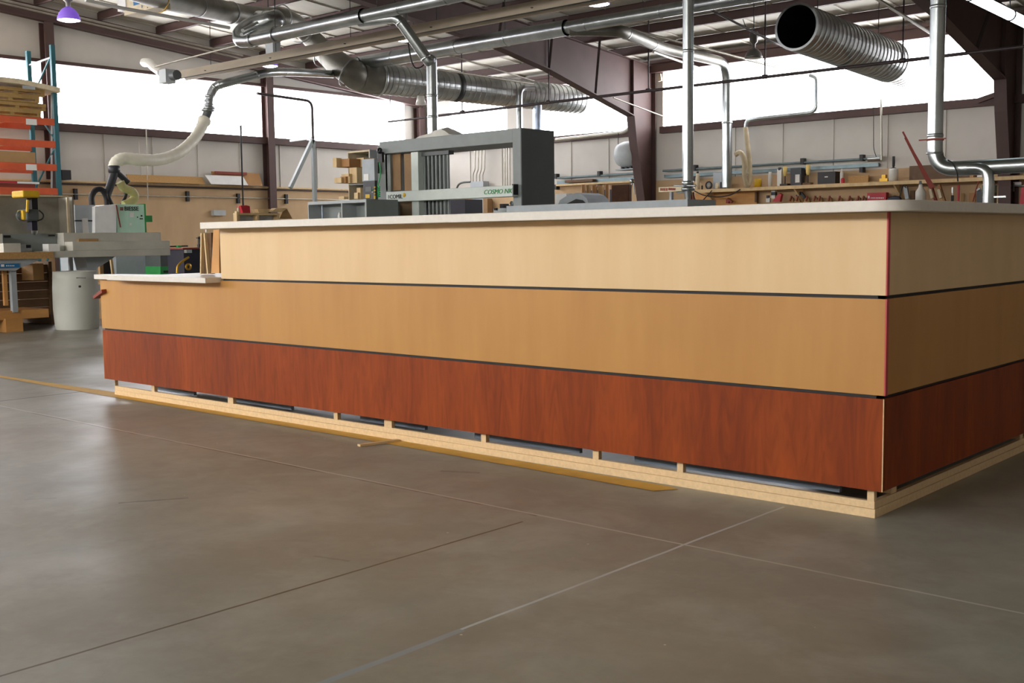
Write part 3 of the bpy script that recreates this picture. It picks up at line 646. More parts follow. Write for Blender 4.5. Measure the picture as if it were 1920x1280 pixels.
# ------------------------------------------------------------------ high bay lamps
def lamp(px, py, wpx, d, label, lit=True):
    c = D(px, py, d); r = wpx*d/F/2
    t = Th('high_bay_lamp', label, 'lamp', 'high bay lamps')
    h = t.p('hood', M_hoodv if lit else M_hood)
    h.lathe(c, [(r*.97, .0), (r, .0), (r*.96, r*.25), (r*.82, r*.6), (r*.55, r*.95), (r*.25, r*1.15), (r*.25, r*1.1), (r*.52, r*.9), (r*.79, r*.58), (r*.93, r*.24), (r*.97, 0)], 28)
    l = t.p('lens', M_glow if lit else M_film); l.lathe(c+Vector((0, 0, -.005)), [(0.001, -.02), (r*.6, -.015), (r*.95, .004)], 28)
    b = t.p('ballast_housing', M_hood); b.lathe(c+Vector((0, 0, r*1.15)), [(r*.2, 0), (r*.2, .08), (r*.42, .12), (r*.5, .3), (r*.4, .34), (0.001, .34)], 18)
    s = t.p('hanger_rod', M_cable); s.tube([c+Vector((0, 0, r*1.15+.3)), Vector((c.x, c.y, deck(c.y)-.02))], .01, 6)
    w = t.p('power_cord', M_cable); w.tube(smooth_path([c+Vector((0, 0, r*1.15+.4)), c+Vector((-.16, 0, r*1.15+.42)), c+Vector((-.26, 0, r*1.15+.62))], 5), .008, 5)
    t.done()
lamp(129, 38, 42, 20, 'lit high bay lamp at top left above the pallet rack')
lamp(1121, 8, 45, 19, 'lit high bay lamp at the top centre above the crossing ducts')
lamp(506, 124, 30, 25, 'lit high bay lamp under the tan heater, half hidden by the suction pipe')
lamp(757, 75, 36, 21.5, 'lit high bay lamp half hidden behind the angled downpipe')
lamp(1413, 110, 34, 23.5, 'unlit gray high bay lamp left of the open spiral duct', False)
pipe('cable', M_cable, 'black cable dangling in a loop beside the angled downpipe', 'cable', [D(765, 80, 21), D(771, 115, 21), D(778, 128, 21), D(788, 127, 21), D(795, 121, 21)], .014, .3)
# ------------------------------------------------------------------ pallet rack
t = Th('pallet_rack', 'tall pallet rack with teal posts and orange beams against the left wall', 'rack')
xf = -23.3; xr = -24.4; yp = X(103, 200, xf).y; ztop = X(103, 85, xf).z
yfar = yp; ynear = yp-3.6
for (x, y) in ((xf, yfar), (xr, yfar), (xf, ynear), (xr, ynear)):
    q = t.p('post', M_teal); zt_ = ztop
    q.box(x-.04, x+.04, y-.045, y+.045, 0, zt_)
for y in (yfar, ynear):
    for k in range(5):
        q = t.p('frame_brace', M_teal); a = .3+k*.95; q.beam((xf if k % 2 else xr, y, a), (xr if k % 2 else xf, y, a+.9), .03, .03)
    q = t.p('frame_brace', M_ltgray); q.beam((xf, y, ztop-.25), (xr, y, ztop-.3), .035, .03)
    q = t.p('frame_brace', M_ltgray); q.beam((xf-.02, y, ztop-.25), (xf-.35, y, 2.0), .03, .03)
lev = []
for py in (229, 271, 314, 359):
    z_ = X(98, py, xf).z; lev.append(z_)
    for x in (xf, xr):
        q = t.p('beam', M_orange); q.box(x-.03, x+.035, ynear, yfar, z_-.07, z_+.07)
    for yy in (yfar-1.0, yfar-2.4): 
        q = t.p('cross_support', M_pine); q.box(xr, xf, yy-.05, yy+.05, z_-.04, z_-.0)
for py in (229, 314):
    z_ = X(98, py, xf).z; q = t.p('load_label', M_paper, 'white load label'); q.BX(49, py-6, 69, py+5, xf+.045, .008)
t.done()
# pallets, stacked, first copied
def pallet(z, dx, dy, label):
    t = Th('wooden_pallet', label, 'pallet', 'pallets stacked on the top rack beam'); x0 = -24.35+dx; x1 = -23.25+dx; y1_ = X(74, 200, xf).y+dy; y0_ = y1_-1.2
    for k in range(5): q = t.p('deck_board', M_pallet); q.box(x0+k*(x1-x0-.12)/4, x0+k*(x1-x0-.12)/4+.12, y0_, y1_, z+.12, z+.14)
    for k in range(3): q = t.p('stringer', M_pallet); yk = y0_+k*(y1_-y0_-.08)/2; q.box(x0, x1, yk, yk+.08, z+.022, z+.12)
    for k in range(3): q = t.p('bottom_board', M_pallet); xk = x0+k*(x1-x0-.12)/2; q.box(xk, xk+.12, y0_, y1_, z, z+.022)
    q = t.p('face_board', M_pallet); q.box(x1, x1+.015, y0_, y1_, z+.07, z+.14)
    t.done()
z_ = lev[0]+.075
for i, (dx, dy, lb) in enumerate(((0, .0, 'bottom pallet of the stack on the top rack beam'), (-.02, .12, 'second pallet from the bottom on the top rack beam'), (.02, -.03, 'third pallet from the bottom on the top rack beam'), (0, .1, 'topmost pallet of the stack, under the warped sheet'))):
    pallet(z_+i*.145, dx, dy, lb)
q = one('warped_sheet', M_tanply, 'warped board with a printed blue patch lying on top of the pallet stack', 'board')
zt_ = z_+.59; yy1 = X(104, 158, xf).y
vs = []; n = 8
for i in range(n+1):
    y = yy1-2.3+i*2.3/n; dz = .05*math.sin(i/n*PI)+(.0 if i < 6 else -.02*(i-5))
    vs += [(-24.3, y, zt_+dz), (-23.1, y, zt_+dz), (-23.1, y, zt_+dz+.1), (-24.3, y, zt_+dz+.1)]
fs = [(0, 1, 2, 3), (4*n, 4*n+3, 4*n+2, 4*n+1)]
for i in range(n):
    for j in range(4): fs.append((4*i+j, 4*i+(j+1) % 4, 4*(i+1)+(j+1) % 4, 4*(i+1)+j))
q.add(vs, fs); q.th.parts[0].m = M_cream; pr = q.th.parts[0].sub('printed_patch', M_blgray); pr.BX(42, 161, 66, 167, -23.09, .006); q.th.done()
q = one('flat_carton', M_card, 'long flat cardboard carton on the second rack level', 'box'); q.box(-24.3, -23.3, X(66, 290, xf).y-1.8, X(66, 290, xf).y, lev[2]+.075, lev[2]+.3); q.th.done()
t = Th('poster_board', 'white and red printed board lying on the lowest orange beam', 'board'); z_ = lev[3]+.075
q = t.p('sheet', M_wht); q.box(-24.3, -23.2, X(70, 346, xf).y-2.2, X(70, 346, xf).y, z_+.07, z_+.11); q = t.p('red_print', M_red, 'red printed stripe'); q.box(-23.2, -23.19, X(28, 346, xf).y-1.2, X(28, 346, xf).y, z_+.07, z_+.115)
q = t.p('stack', M_dred); q.box(-24.3, -23.25, X(60, 346, xf).y-2.0, X(64, 346, xf).y, z_, z_+.07); t.done()
t = one('black_case', M_black, 'small black case on the ledge just right of the pallet rack', 'case'); t.box(XL+.06, XL+.4, X(113, 337, XL+.3).y, X(130, 337, XL+.3).y, 2.485, 2.485+.22); t.th.done()
# ------------------------------------------------------------------ left wall things
pipe('air_pipe', M_dpipe, 'dark pipe along the top of the left plywood wainscot', 'pipe', [(XL+.12, 12.0, 2.40), (XL+.12, 23.8, 2.40)], .02)
pipe('air_pipe', M_conduit, 'thin pipe along the left wainscot below the dark pipe', 'pipe', [(XL+.1, 12.0, 2.16), (XL+.1, 23.8, 2.16)], .016)
for i, (px, py) in enumerate(((141, 364), (351, 368), (446, 372), (536, 373))):
    a = X(px, py, XL+.08); t = one('wall_bracket', M_black, 'black slotted bracket on the left wainscot, %s' % ('nearest the pallet rack', 'between the hose machine and the red crate', 'above the red canister', 'beside the gray jib post')[i], 'bracket', 'black wall brackets')
    t.box(XL+.05, XL+.13, a.y-.04, a.y+.04, a.z-.13, a.z-.01); t.box(XL+.05, XL+.13, a.y-.04, a.y+.04, a.z+.01, a.z+.13); t.box(XL+.05, XL+.08, a.y-.03, a.y+.03, a.z-.13, a.z+.13); t.th.done()
def lean(m, name, label, l, t_, r, b, cat='board'):
    q = one(name, m, label, cat); pts = [X(l, b, XL+.3), X(r, b, XL+.3), X(r, t_, XL+.13), X(l, t_, XL+.13)]
    z0_ = 2.485; q.prism([(XL+.26, pts[0].y, z0_), (XL+.26, pts[1].y, z0_), (XL+.12, pts[1].y, pts[2].z), (XL+.12, pts[0].y, pts[2].z)], (-.03, 0, 0)); q.th.done()
lean(M_osb, 'osb_sheet', 'long low particle board strip leaning on the left wall ledge', 245, 332, 387, 350)
q = one('white_board', M_wht, 'white panel leaning on the ledge in front of the brown board', 'board'); y0_, y1_ = X(388, 340, XL+.35).y, X(465, 340, XL+.35).y; zt_ = X(420, 329, XL+.33).z
q.prism([(XL+.36, y0_+.12, 2.485), (XL+.36, y1_, 2.485), (XL+.3, y1_-.12, zt_), (XL+.3, y0_-.02, zt_)], (-.02, 0, 0)); q.th.done()
lean(M_brown, 'brown_board', 'orange-brown board behind the white panel on the ledge', 405, 325, 494, 351)
q = one('red_trim_board', M_dred, 'thin reddish slat resting along the top of the brown board', 'board'); q.BX(404, 322, 463, 327, XL+.2, .04); q.th.done()
a = X(412, 399, XL+.15); q = one('switch_box', M_ltgray, 'small gray box on the left wainscot', 'box'); q.box(XL+.05, XL+.18, a.y-.2, a.y+.17, a.z-.07, a.z+.07); q.th.done()
pipe('hanging_cable', M_cable, 'dark vertical drop cord hanging down the left window to the red canister', 'cord', [X(451, 235, XL+.5), X(456, 388, XL+.5)], .022)
pipe('hanging_cable', M_cable, 'thin vertical cord on the window left of the drop cord', 'cord', [X(452, 155, XL+.5), X(453, 262, XL+.5)], .008)
pipe('drop_pipe', M_conduit, 'thin pipe descending the left wall beside the cream hose', 'pipe', [X(274, 243, XL+.2), X(277, 375, XL+.2)], .014)
pipe('drop_pipe', M_conduit, 'fine conduit beside the thin pipe behind the cream hose', 'pipe', [X(260, 258, XL+.15), X(265, 330, XL+.15)], .01)
# jib post
t = Th('pipe_gantry', 'gray square tube post with diagonal brace in front of the left window', 'post'); xj = -23.5
q = t.p('post', M_gray); y_ = X(588, 300, xj).y; zt_ = X(588, 190, xj).z; q.box(xj-.045, xj+.045, y_-.045, y_+.045, 0, X(588, 262, xj).z)
q = t.p('riser', M_dpipe); q.tube(arc_path([(xj, y_, X(588, 262, xj).z), (xj, y_, zt_), X(482, 175, xj)], .2), .035, 10)
q = t.p('diagonal_brace', M_gray); q.beam(X(586, 262, xj), X(544, 352, xj), .09, .09)
q = t.p('side_arm', M_ltgray); q.beam(X(588, 258, xj), X(545, 264, xj-1.1), .06, .06)
t.done()
# wall fixtures near the column
t = one('duct_end', M_film, 'white conical fitting high on the wall right of the corner column', 'fitting'); a = D(789, 188, 26); t.lathe(a-Vector((0, 0, .1)), [(0.001, 0), (.12, 0), (.08, .2), (0.001, .2)], 16); t.th.done()
# ------------------------------------------------------------------ left bench with radial saw
VR = True; yb0 = 12.75
t = Th('saw_table', 'long gray saw table with a wood front edge at the left side', 'table')
zt_ = Y(200, 469, yb0).z; zb_ = Y(200, 481, yb0).z
q = t.p('tabletop', M_tbl); q.bev = .004; q.box(Y(97, 470, yb0).x, Y(321, 470, yb0).x, yb0+.02, yb0+.85, zb_, zt_)
q = t.p('wood_edge', M_osb, 'raw wood front edge'); q.box(4.2, Y(100, 470, yb0).x, yb0, yb0+.85, zb_-.005, zt_-.005)
q = t.p('leg', M_blgray, 'blue-gray steel leg'); q.box(Y(28, 540, yb0).x, Y(38, 540, yb0).x, yb0+.08, yb0+.14, Y(33, 585, yb0+.1).z, zb_)
q = t.p('leg', M_orangeply, 'wood leg'); q.box(Y(19, 540, yb0).x, Y(26, 540, yb0).x, yb0+.16, yb0+.2, .3, zb_)
q = t.p('apron', M_blgray, 'tapered blue-gray apron'); q.prism([Y(-20, 484, yb0+.04), Y(78, 484, yb0+.04), Y(62, 493, yb0+.04), Y(38, 502, yb0+.04), Y(30, 507, yb0+.04), Y(-20, 507, yb0+.04)], (0, .05, 0))
s = q.sub('name_plate', M_blue, 'blue name plate'); s.BY(-4, 494, 37, 502, yb0+.03, .008)
s2 = q.sub('plate_lettering', M_paper); s2.BY(2, 495.5, 8, 500, yb0+.024, .004); 
for k in range(5): s2.BY(12+k*3.3, 496.8, 13.6+k*3.3, 499.2, yb0+.024, .004)
q = t.p('lower_rail', M_orangeply, 'wood lower rail'); q.box(4.2, Y(99, 588, yb0).x, yb0+.1, yb0+.16, Y(50, 597, yb0+.1).z, Y(50, 584, yb0+.1).z); q.box(4.2, Y(99, 588, yb0).x, yb0+.1, yb0+.75, Y(50, 584, yb0+.1).z, Y(50, 581, yb0+.1).z)
q = t.p('foot', M_orangeply); q.box(Y(15, 610, yb0).x, Y(47, 610, yb0).x, yb0+.05, yb0+.4, 0.0, Y(30, 596, yb0+.1).z)
q = t.p('pedestal', M_blgray, 'tapered steel pedestal'); q.prism([Y(160, 481, yb0+.2), Y(216, 481, yb0+.2), Y(178, 505, yb0+.2), Y(166, 507, yb0+.2)], (0, .3, 0)); q.box(Y(163, 500, yb0+.3).x, Y(181, 500, yb0+.3).x, yb0+.35, yb0+.45, 0, zb_)
q = t.p('support_post', M_blgray); q.box(Y(154, 500, yb0+.2).x, Y(160, 500, yb0+.2).x, yb0+.5, yb0+.54, 0, zb_)
t.done()
ft = Th('table_fence', 'two-step light gray fence rail on the right half of the saw table', 'fence')
q = ft.p('lower_step', M_tbl); q.bev = .006; q.box(Y(136, 460, yb0+.1).x, Y(319, 460, yb0+.1).x, yb0+.1, yb0+.3, zt_, Y(220, 452, yb0+.1).z)
q = ft.p('upper_step', M_tbl); q.bev = .006; q.box(Y(119, 440, yb0+.3).x, Y(302, 440, yb0+.3).x, yb0+.3, yb0+.5, zt_, Y(200, 436, yb0+.3).z)
ft.done()
q = one('wood_strip', M_card, 'small reddish wood strip on the step of the gray fence', 'strip'); z_ = Y(220, 452, yb0+.1).z; q.box(Y(157, 452, yb0+.1).x, Y(194, 452, yb0+.1).x, yb0+.22, yb0+.26, z_, z_+.035); q.th.done()
t = Th('dust_hood', 'large dark gray sheet metal hood standing behind the saw', 'hood')
yh = yb0+.62
q = t.p('back_sheet', M_hoodgray); q.BY(-30, 368, 128, 438, yh+.2, .02); q = t.p('side_sheet', M_hoodgray); q.box(Y(128, 400, yh).x-.02, Y(128, 400, yh).x, yh-.15, yh+.2, zt_+.15, Y(128, 370, yh).z)
q = t.p('edge_trim', M_cream, 'cream edge trim'); q.BY(127, 370, 131, 438, yh-.16, .03); q.BY(-30, 365, 128, 368, yh+.16, .05); t.done()
q = one('gray_fence_board', M_gray, 'gray fence board with dark slots behind the saw', 'fence'); q.BY(5, 438, 106, 458, yb0+.46, .04)
s = q.th.parts[0]; k = s.sub('slot', M_black); k.BY(7, 441, 20, 445, yb0+.452, .01); k = s.sub('slot', M_black); k.BY(91, 440, 103, 443, yb0+.452, .01); 
k = s.sub('support_foot', M_gray); k.box(Y(10, 458, yb0+.46).x, Y(104, 458, yb0+.46).x, yb0+.46, yb0+.6, zt_-.005, Y(60, 457.5, yb0+.46).z); q.th.done()
t = Th('radial_arm_saw', 'radial arm saw with a yellow cap and dark motor head over the table', 'saw'); ys_ = yb0+.25
q = t.p('cap', M_yellow, 'yellow top cap'); q.bev = .015; q.BY(43, 357, 75, 370, ys_, .3)
q = t.p('column', M_black); q.BY(60, 370, 71, 400, ys_+.1, .12)
q = t.p('motor', M_dkgray); q.bev = .02; q.BY(50, 392, 74, 414, ys_+.02, .26)
q = t.p('yoke', M_yellow, 'worn yellow yoke'); q.bev = .01; q.BY(43, 394, 50, 412, ys_+.05, .15); q.beam(Y(52, 374, ys_), Y(51, 398, ys_), .03, .03)
q = t.p('spindle', M_navy, 'navy spindle housing'); q.BY(60, 408, 70, 432, ys_+.06, .12)
q = t.p('chuck', M_galv); c = Y(65.5, 434, ys_+.1); q.lathe(c-Vector((0, 0, .02)), [(.01, -.02), (.03, 0), (.035, .03)], 14)
q = t.p('blade_guard', M_dkgray); c = Y(41, 404, ys_+.1); q.lathe(c, [(.001, 0), (.06, 0), (.06, .03), (.001, .03)], 20, (0, 1, 0))
q = t.p('cable', M_cable); q.tube(smooth_path([Y(73, 394, ys_), Y(81, 402, ys_), Y(79, 410, ys_), Y(70, 414, ys_)], 5), .008, 6)
q = t.p('mast', M_gray); q.box(Y(62, 440, ys_+.3).x, Y(68, 440, ys_+.3).x, ys_+.3, ys_+.34, zt_, Y(65, 392, ys_+.3).z); t.done()
q = one('white_box', M_wht, 'small white box on the saw table below the hood', 'box'); q.BY(91, 457, 112, 466, yb0+.2, .15); z_ = min(v.z for v in q.v)
for v in q.v:
    if v.z == z_: v.z = zt_
q.th.done()
t = Th('metal_vise', 'small bright metal vise on the saw table left of the white box', 'vise'); q = t.p('jaw', M_galv); q.BY(30, 458, 49, 466, yb0+.15, .1); q = t.p('screw', M_navy); q.BY(50, 459, 58, 467, yb0+.15, .08); q = t.p('base', M_galv); q.box(Y(22, 468, yb0+.1).x, Y(60, 468, yb0+.1).x, yb0+.1, yb0+.3, zt_, Y(40, 465, yb0+.1).z); t.done()
q = one('gray_block', M_tbl, 'light gray block on the table at the left picture edge', 'block'); q.box(Y(-12, 456, yb0+.3).x, Y(20, 456, yb0+.3).x, yb0+.05, yb0+.3, zt_-.005, Y(10, 456, yb0+.05).z); q.box(Y(-12, 456, yb0+.3).x, Y(5, 456, yb0+.3).x, yb0+.3, yb0+.4, zt_-.005, Y(0, 439, yb0+.3).z); q.th.done()
q = one('white_offcut', M_wht, 'narrow white offcut standing upright behind the gray fence', 'offcut'); q.prism([Y(157, 440, yb0+.55), Y(168, 440, yb0+.55), Y(164.5, 409, yb0+.55), Y(155, 409, yb0+.55)], (0, .02, 0))
z_ = min(v.z for v in q.v)
for v in q.v:
    if v.z < z_+.05: v.z = zt_
q.th.done()
# behind/below the table
t = Th('lumber_crate', 'dark plank crate standing behind the saw table legs', 'crate'); yc = 13.6
for k in range(6): 
    q = t.p('plank', M_dkwood); a = Y(40, 600, yc); q.box(4.2, Y(99, 560, yc).x, yc, yc+.03, .12+k*.105, .12+k*.105+.1)
q = t.p('corner_post', M_dkwood); q.box(Y(92, 560, yc).x, Y(98, 560, yc).x, yc-.03, yc+.8, 0, .78)
q = t.p('corner_post', M_dkwood); q.box(4.2, 4.3, yc-.03, yc+.8, 0, .78); q = t.p('side', M_dkwood); q.box(4.2, Y(98, 560, yc).x, yc+.03, yc+.8, .1, .14); t.done()
q = one('cardboard_box', M_card, 'upright tan box under the saw table, left of the wider tan board', 'box'); q.BY(62, 494, 82, 525, yc-.35, .3)
z_ = min(v.z for v in q.v)
for v in q.v:
    if v.z < z_+.01: v.z = z_-.0
q.th.done()
q = one('tan_board', M_brown, 'wide tan board standing behind the drum under the saw table', 'board'); q.BY(99, 491, 147, 512, yc+.1, .03)
for v in q.v:
    if v.z < .85: v.z = 0
q.th.done()
q = one('brown_upright', M_dkwood, 'dark brown upright between the tan board and the steel pedestal', 'post'); q.BY(147, 480, 154, 508, yc, .08)
for v in q.v:
    if v.z < .9: v.z = 0
q.th.done()
t = Th('open_crate', 'open wooden box with dark inside beside the drum', 'crate'); yo = 14.0
q = t.p('back', M_black); q.prism([Y(191, 516, yo+.2), Y(211, 516, yo+.2), Y(209, 486, yo+.2), Y(191, 497, yo+.2)], (0, .02, 0))
q = t.p('side', M_card); q.beam(Y(189, 497, yo) - Vector((0, 0, .9)), Y(189, 494, yo), .05, .04); q = t.p('side', M_pine); q.beam(Y(212, 516, yo), Y(208, 484, yo), .03, .03); q = t.p('bottom', M_card); a, b = Y(189, 530, yo), Y(212, 530, yo); q.box(a.x, b.x, yo, yo+.3, 0, a.z); t.done()
# drum
VR = False
t = Th('plastic_drum', 'cloudy gray open-top drum standing on the floor left of the desk', 'drum'); c = Vector((-12.46, 6.35, 0)); c = D(139.5, 500, 13.2); c.z = 0
zt_d = Y(140, 508, c.y).z
q = t.p('barrel', M_plastic); R = 41*13.2/F; q.lathe(c, [(R*.93, 0), (R*.95, .03), (R*1.0, zt_d*.35), (R*.99, zt_d*.7), (R*.965, zt_d*.86), (R*.97, zt_d*.87), (R*.94, zt_d), (R*.91, zt_d), (R*.9, zt_d*.9), (R*.9, .03), (.001, .03)], 36)
q = t.p('bung', M_black); q.lathe(Y(148, 537, c.y-R*.99)-Vector((0, .0, 0)), [(0.001, 0), (.012, 0), (.012, .02)], 10, (0, 1, 0))
q = t.p('stencil_mark', M_dkgray, 'faint stencilled mark'); 
for k in range(6): q.BY(143+k*2.8, 520.0, 145+k*2.8, 521.6, c.y-R*1.0+.002, .01)
t.done()
# ------------------------------------------------------------------ edge machine at the left rear
VR = True
t = Th('woodworking_machine', 'white and mint green machine lettered BIESSE with hoses on top', 'machine'); y1 = 18.4
def down(q, zmin=0):
    z_ = min(v.z for v in q.v)
    for v in q.v:
        if v.z < z_+.01: v.z = zmin
q = t.p('green_cabinet', M_mint, 'mint green lettered cabinet'); q.BY(219, 383, 271, 440, y1, .7); down(q); 
s = q.sub('lettering', M_black, 'black BIESSE lettering'); a = Y(233, 395, y1); b = Y(266, 395, y1); s.text('BIESSE', (a.x, y1-.004, Y(233, 394.5, y1).z), .1, .002, .0018, sx=(b.x-a.x)/.335)
s = q.sub('logo_mark', M_dred, 'small orange-brown square logo'); 
for i in range(2):
    for j in range(2): s.BY(225.5+i*3, 388.5+j*3.2, 228+i*3, 391.2+j*3.2, y1-.006, .006)
s = q.sub('sticker', M_paper); s.BY(243, 398, 251, 407, y1-.004, .003); s.BY(243, 418, 247, 422, y1-.004, .003)
s = q.sub('sticker', M_black); s.BY(264, 403, 267, 406, y1-.004, .003); s.BY(262, 409, 268, 411, y1-.004, .003); s.BY(257, 406, 259, 408, y1-.004, .003)
q = t.p('side_strip', M_green, 'bright green side strip'); q.BY(271, 382, 274, 440, y1+.0, .7); down(q); 
q = t.p('green_box', M_green); q.BY(274, 404, 285.5, 416, y1+.3, .3)
q = t.p('white_door', M_wht, 'white door'); q.prism([Y(178, 440, y1-.05), Y(218, 440, y1-.05), Y(218, 383, y1-.05), Y(178, 387, y1-.05)], (0, .7, 0))
q = t.p('gray_cabinet', M_blgray); q.BY(141, 384, 178, 440, y1+.05, .6); down(q)
s = q.sub('dark_seam', M_black); s.BY(141, 412.5, 178, 415, y1+.04, .02); s.BY(175, 388, 177.5, 394, y1+.04, .02)
q = t.p('red_stripe', M_dred); q.beam(Y(218, 384, y1-.06), Y(226, 426, y1-.06), .018, .012)
q = t.p('base', M_blgray, 'rounded light gray base'); q.BY(218, 470, 301, 520, y1-.1, .6); down(q); 
q = t.p('yellow_hose', M_yhose, 'curved yellow-green hose'); q.tube(smooth_path([Y(225, 341, y1+.2), Y(232, 352, y1+.2), Y(246, 358, y1+.2), Y(253, 368, y1+.2), Y(246, 378, y1+.2), Y(232, 384, y1+.2)], 6), .075, 16)
q = t.p('suction_manifold', M_panel, 'dark Y-shaped manifold'); q.tube(smooth_path([Y(214, 316, y1+.2), Y(213, 328, y1+.2), Y(206, 350, y1+.2), Y(200, 366, y1+.2)], 4), .07, 14); q.tube([Y(218, 322, y1+.2), Y(240, 342, y1+.2)], .05, 12); q.lathe(Y(214, 318, y1+.2)-Vector((0, 0, .06)), [(.085, 0), (.1, .01), (.1, .12), (.085, .13)], 16)
q = t.p('black_hose', M_black, 'black hose loop'); q.tube(smooth_path([Y(173, 386, y1+.2), Y(172, 368, y1+.2), Y(180, 356, y1+.2), Y(191, 356, y1+.2), Y(199, 368, y1+.2), Y(201, 386, y1+.2)], 6), .05, 12)
q = t.p('black_hose', M_black, 'black hose'); q.tube(smooth_path([Y(206, 348, y1+.2), Y(203, 366, y1+.15), Y(210, 384, y1+.2)], 6), .035, 10); q.tube(smooth_path([Y(230, 346, y1+.3), Y(236, 364, y1+.3), Y(228, 384, y1+.3)], 6), .03, 10)
t.done()
t = Th('green_machine_base', 'green and gray low machine cabinet right of the white base', 'machine'); y1 = 17.6
q = t.p('gray_top', M_dkgray); q.BY(301, 478, 336, 499, y1, .5); q = t.p('green_drawer', M_green, 'green lower body'); q.BY(301, 499, 336, 516, y1-.01, .5); down(q); q = t.p('green_post', M_green); q.BY(335, 460, 341, 500, y1+.02, .08); q = t.p('pull', M_black); q.BY(308, 507, 317, 511, y1-.03, .02)
q = t.p('motor', M_black); q.BY(321, 464, 334, 476, y1+.1, .2); q.tube([Y(318, 462, y1+.1), Y(352, 461, y1+.1)], .012, 6); t.done()
t = Th('dark_workbench', 'dark cluttered bench with a brass saw seen left of the plywood end board', 'bench'); y1 = 16.6
q = t.p('cabinet', M_navy); q.BY(345, 466, 380, 516, y1+.1, .5); down(q); q = t.p('top', M_dred); q.BY(343, 464, 381, 467, y1+.05, .6); 
q = t.p('brass_bracket', M_gold, 'brass curved bracket'); q.tube(smooth_path([Y(332, 512, y1), Y(334, 498, y1), Y(346, 487, y1), Y(354, 482, y1)], 5), .02, 8); q = t.p('brass_wheel', M_gold); c = Y(354, 500, y1); q.lathe(c, [(.03, 0), (.06, .005), (.06, .02), (.03, .025)], 14, (0, 1, 0)); q = t.p('chrome_head', M_galv); q.BY(350, 468, 360, 474, y1, .08); t.done()
q = one('hand_plane', M_black, 'small black tool standing above the dark bench by the desk end', 'tool'); q.BY(374, 443, 378, 459, 15.5, .05); q.BY(371, 445, 380, 447, 15.5, .05); q.BY(373, 458, 379, 464, 15.5, .05); q.th.done()
# ------------------------------------------------------------------ mid: crate with red canister
t = Th('pine_shelf_crate', 'low pine shelf crate behind the countertop, two open bays', 'crate'); y1 = 14.5
q = t.p('top_board', M_pine); q.BY(447, 399.5, 524, 403, y1, .14)
for l, r in ((447, 450), (483, 486), (521, 524)): q = t.p('upright', M_pine); q.BY(l, 403, r, 420, y1, .13); down(q, .0)
q = t.p('back_panel', M_blgray); q.BY(450, 403, 521, 416, y1+.12, .012); q = t.p('left_post', M_pine); q.BY(444, 396, 447, 420, y1-.02, .05); down(q); t.done()
ztop_ = Y(485, 400, 14.5).z
q = one('red_canister', M_red, 'red plastic canister on the pine crate', 'canister', bev=.01); q.prism([Y(456, 400, 14.65), Y(470, 400, 14.65), Y(469, 386, 14.65), Y(463, 384.5, 14.65), Y(451, 385, 14.65)], (0, .12, 0)); 
for v in q.v:
    if v.z < ztop_+.02: v.z = ztop_
q.th.done()
q = one('glue_bottle', M_cream, 'cream bottle with pointed tip at the left end of the pine crate', 'bottle'); c = Y(447, 396, 14.58); c.z = ztop_; q.lathe(c, [(0.001, 0), (.02, 0), (.02, .07), (.006, .09), (.003, .12), (0.001, .12)], 14); q.th.done()
q = one('wedge_block', M_pine, 'flat pine offcut on the crate right of the red canister', 'offcut'); q.prism([Y(486, 399, 14.6), Y(502, 399, 14.6), Y(507, 391.5, 14.6), Y(483, 392, 14.6)], (0, .16, 0)); 
for v in q.v: v.z = max(v.z, ztop_)
q.th.done()
t = Th('angled_offcut', 'tent-shaped pine offcut hanging over the right end of the crate', 'offcut'); q = t.p('top_face', M_pine); q.prism([Y(509, 397, 14.6), Y(530, 397, 14.6), Y(538, 390, 14.6), Y(518, 390, 14.6)], (0, .12, 0)); q = t.p('slope', M_card); q.prism([Y(524, 410, 14.7), Y(548, 410, 14.7), Y(538, 391, 14.7), Y(530, 397, 14.7)], (0, .03, 0)); t.done()
VR = False
# gray open cabinet
t = Th('open_cabinet', 'low gray cabinet with two open bays in front of the gantry machine', 'cabinet'); y1 = 12.0
zt_ = Y(668, 374, y1).z; xa_, xm, xb_, xc_ = Y(577, 385, y1).x, Y(642, 385, y1).x, Y(686, 385, y1).x, Y(747, 385, y1).x
dd_ = X(745, 380, xb_).y-y1; q = t.p('top', M_ltgray); q.box(xa_, xb_, y1, y1+dd_, zt_-.05, zt_)
for x in (xa_, xm-.03, xb_-.02): q = t.p('side', M_ltgray); q.box(x, x+.022, y1, y1+dd_, 0, zt_-.05)
q = t.p('back', M_gray); q.box(xa_, xb_, y1+.3, y1+.32, 0, zt_-.05)
q = t.p('bottom', M_ltgray); q.box(xa_, xb_, y1, y1+.3, 0.08, .1)
q = t.p('dark_side', M_gray, 'plain dark gray end panel'); q.box(xb_, xb_+.015, y1+.0, y1+dd_, 0, zt_)
q = t.p('divider_rod', M_ltblue); q.tube([(Y(604, 390, y1+.2).x, y1+.2, .1), (Y(604, 390, y1+.2).x, y1+.2, zt_-.05)], .012, 8)
t.done()
q = one('white_bottle', M_paper, 'white narrow bottle inside the gray open cabinet', 'bottle'); c = Y(640, 392, y1+.15); q.lathe((c.x-.05, c.y, .1), [(0.001, 0), (.03, 0), (.03, 1.3), (.015, 1.36), (0.001, 1.36)], 12); q.th.done()
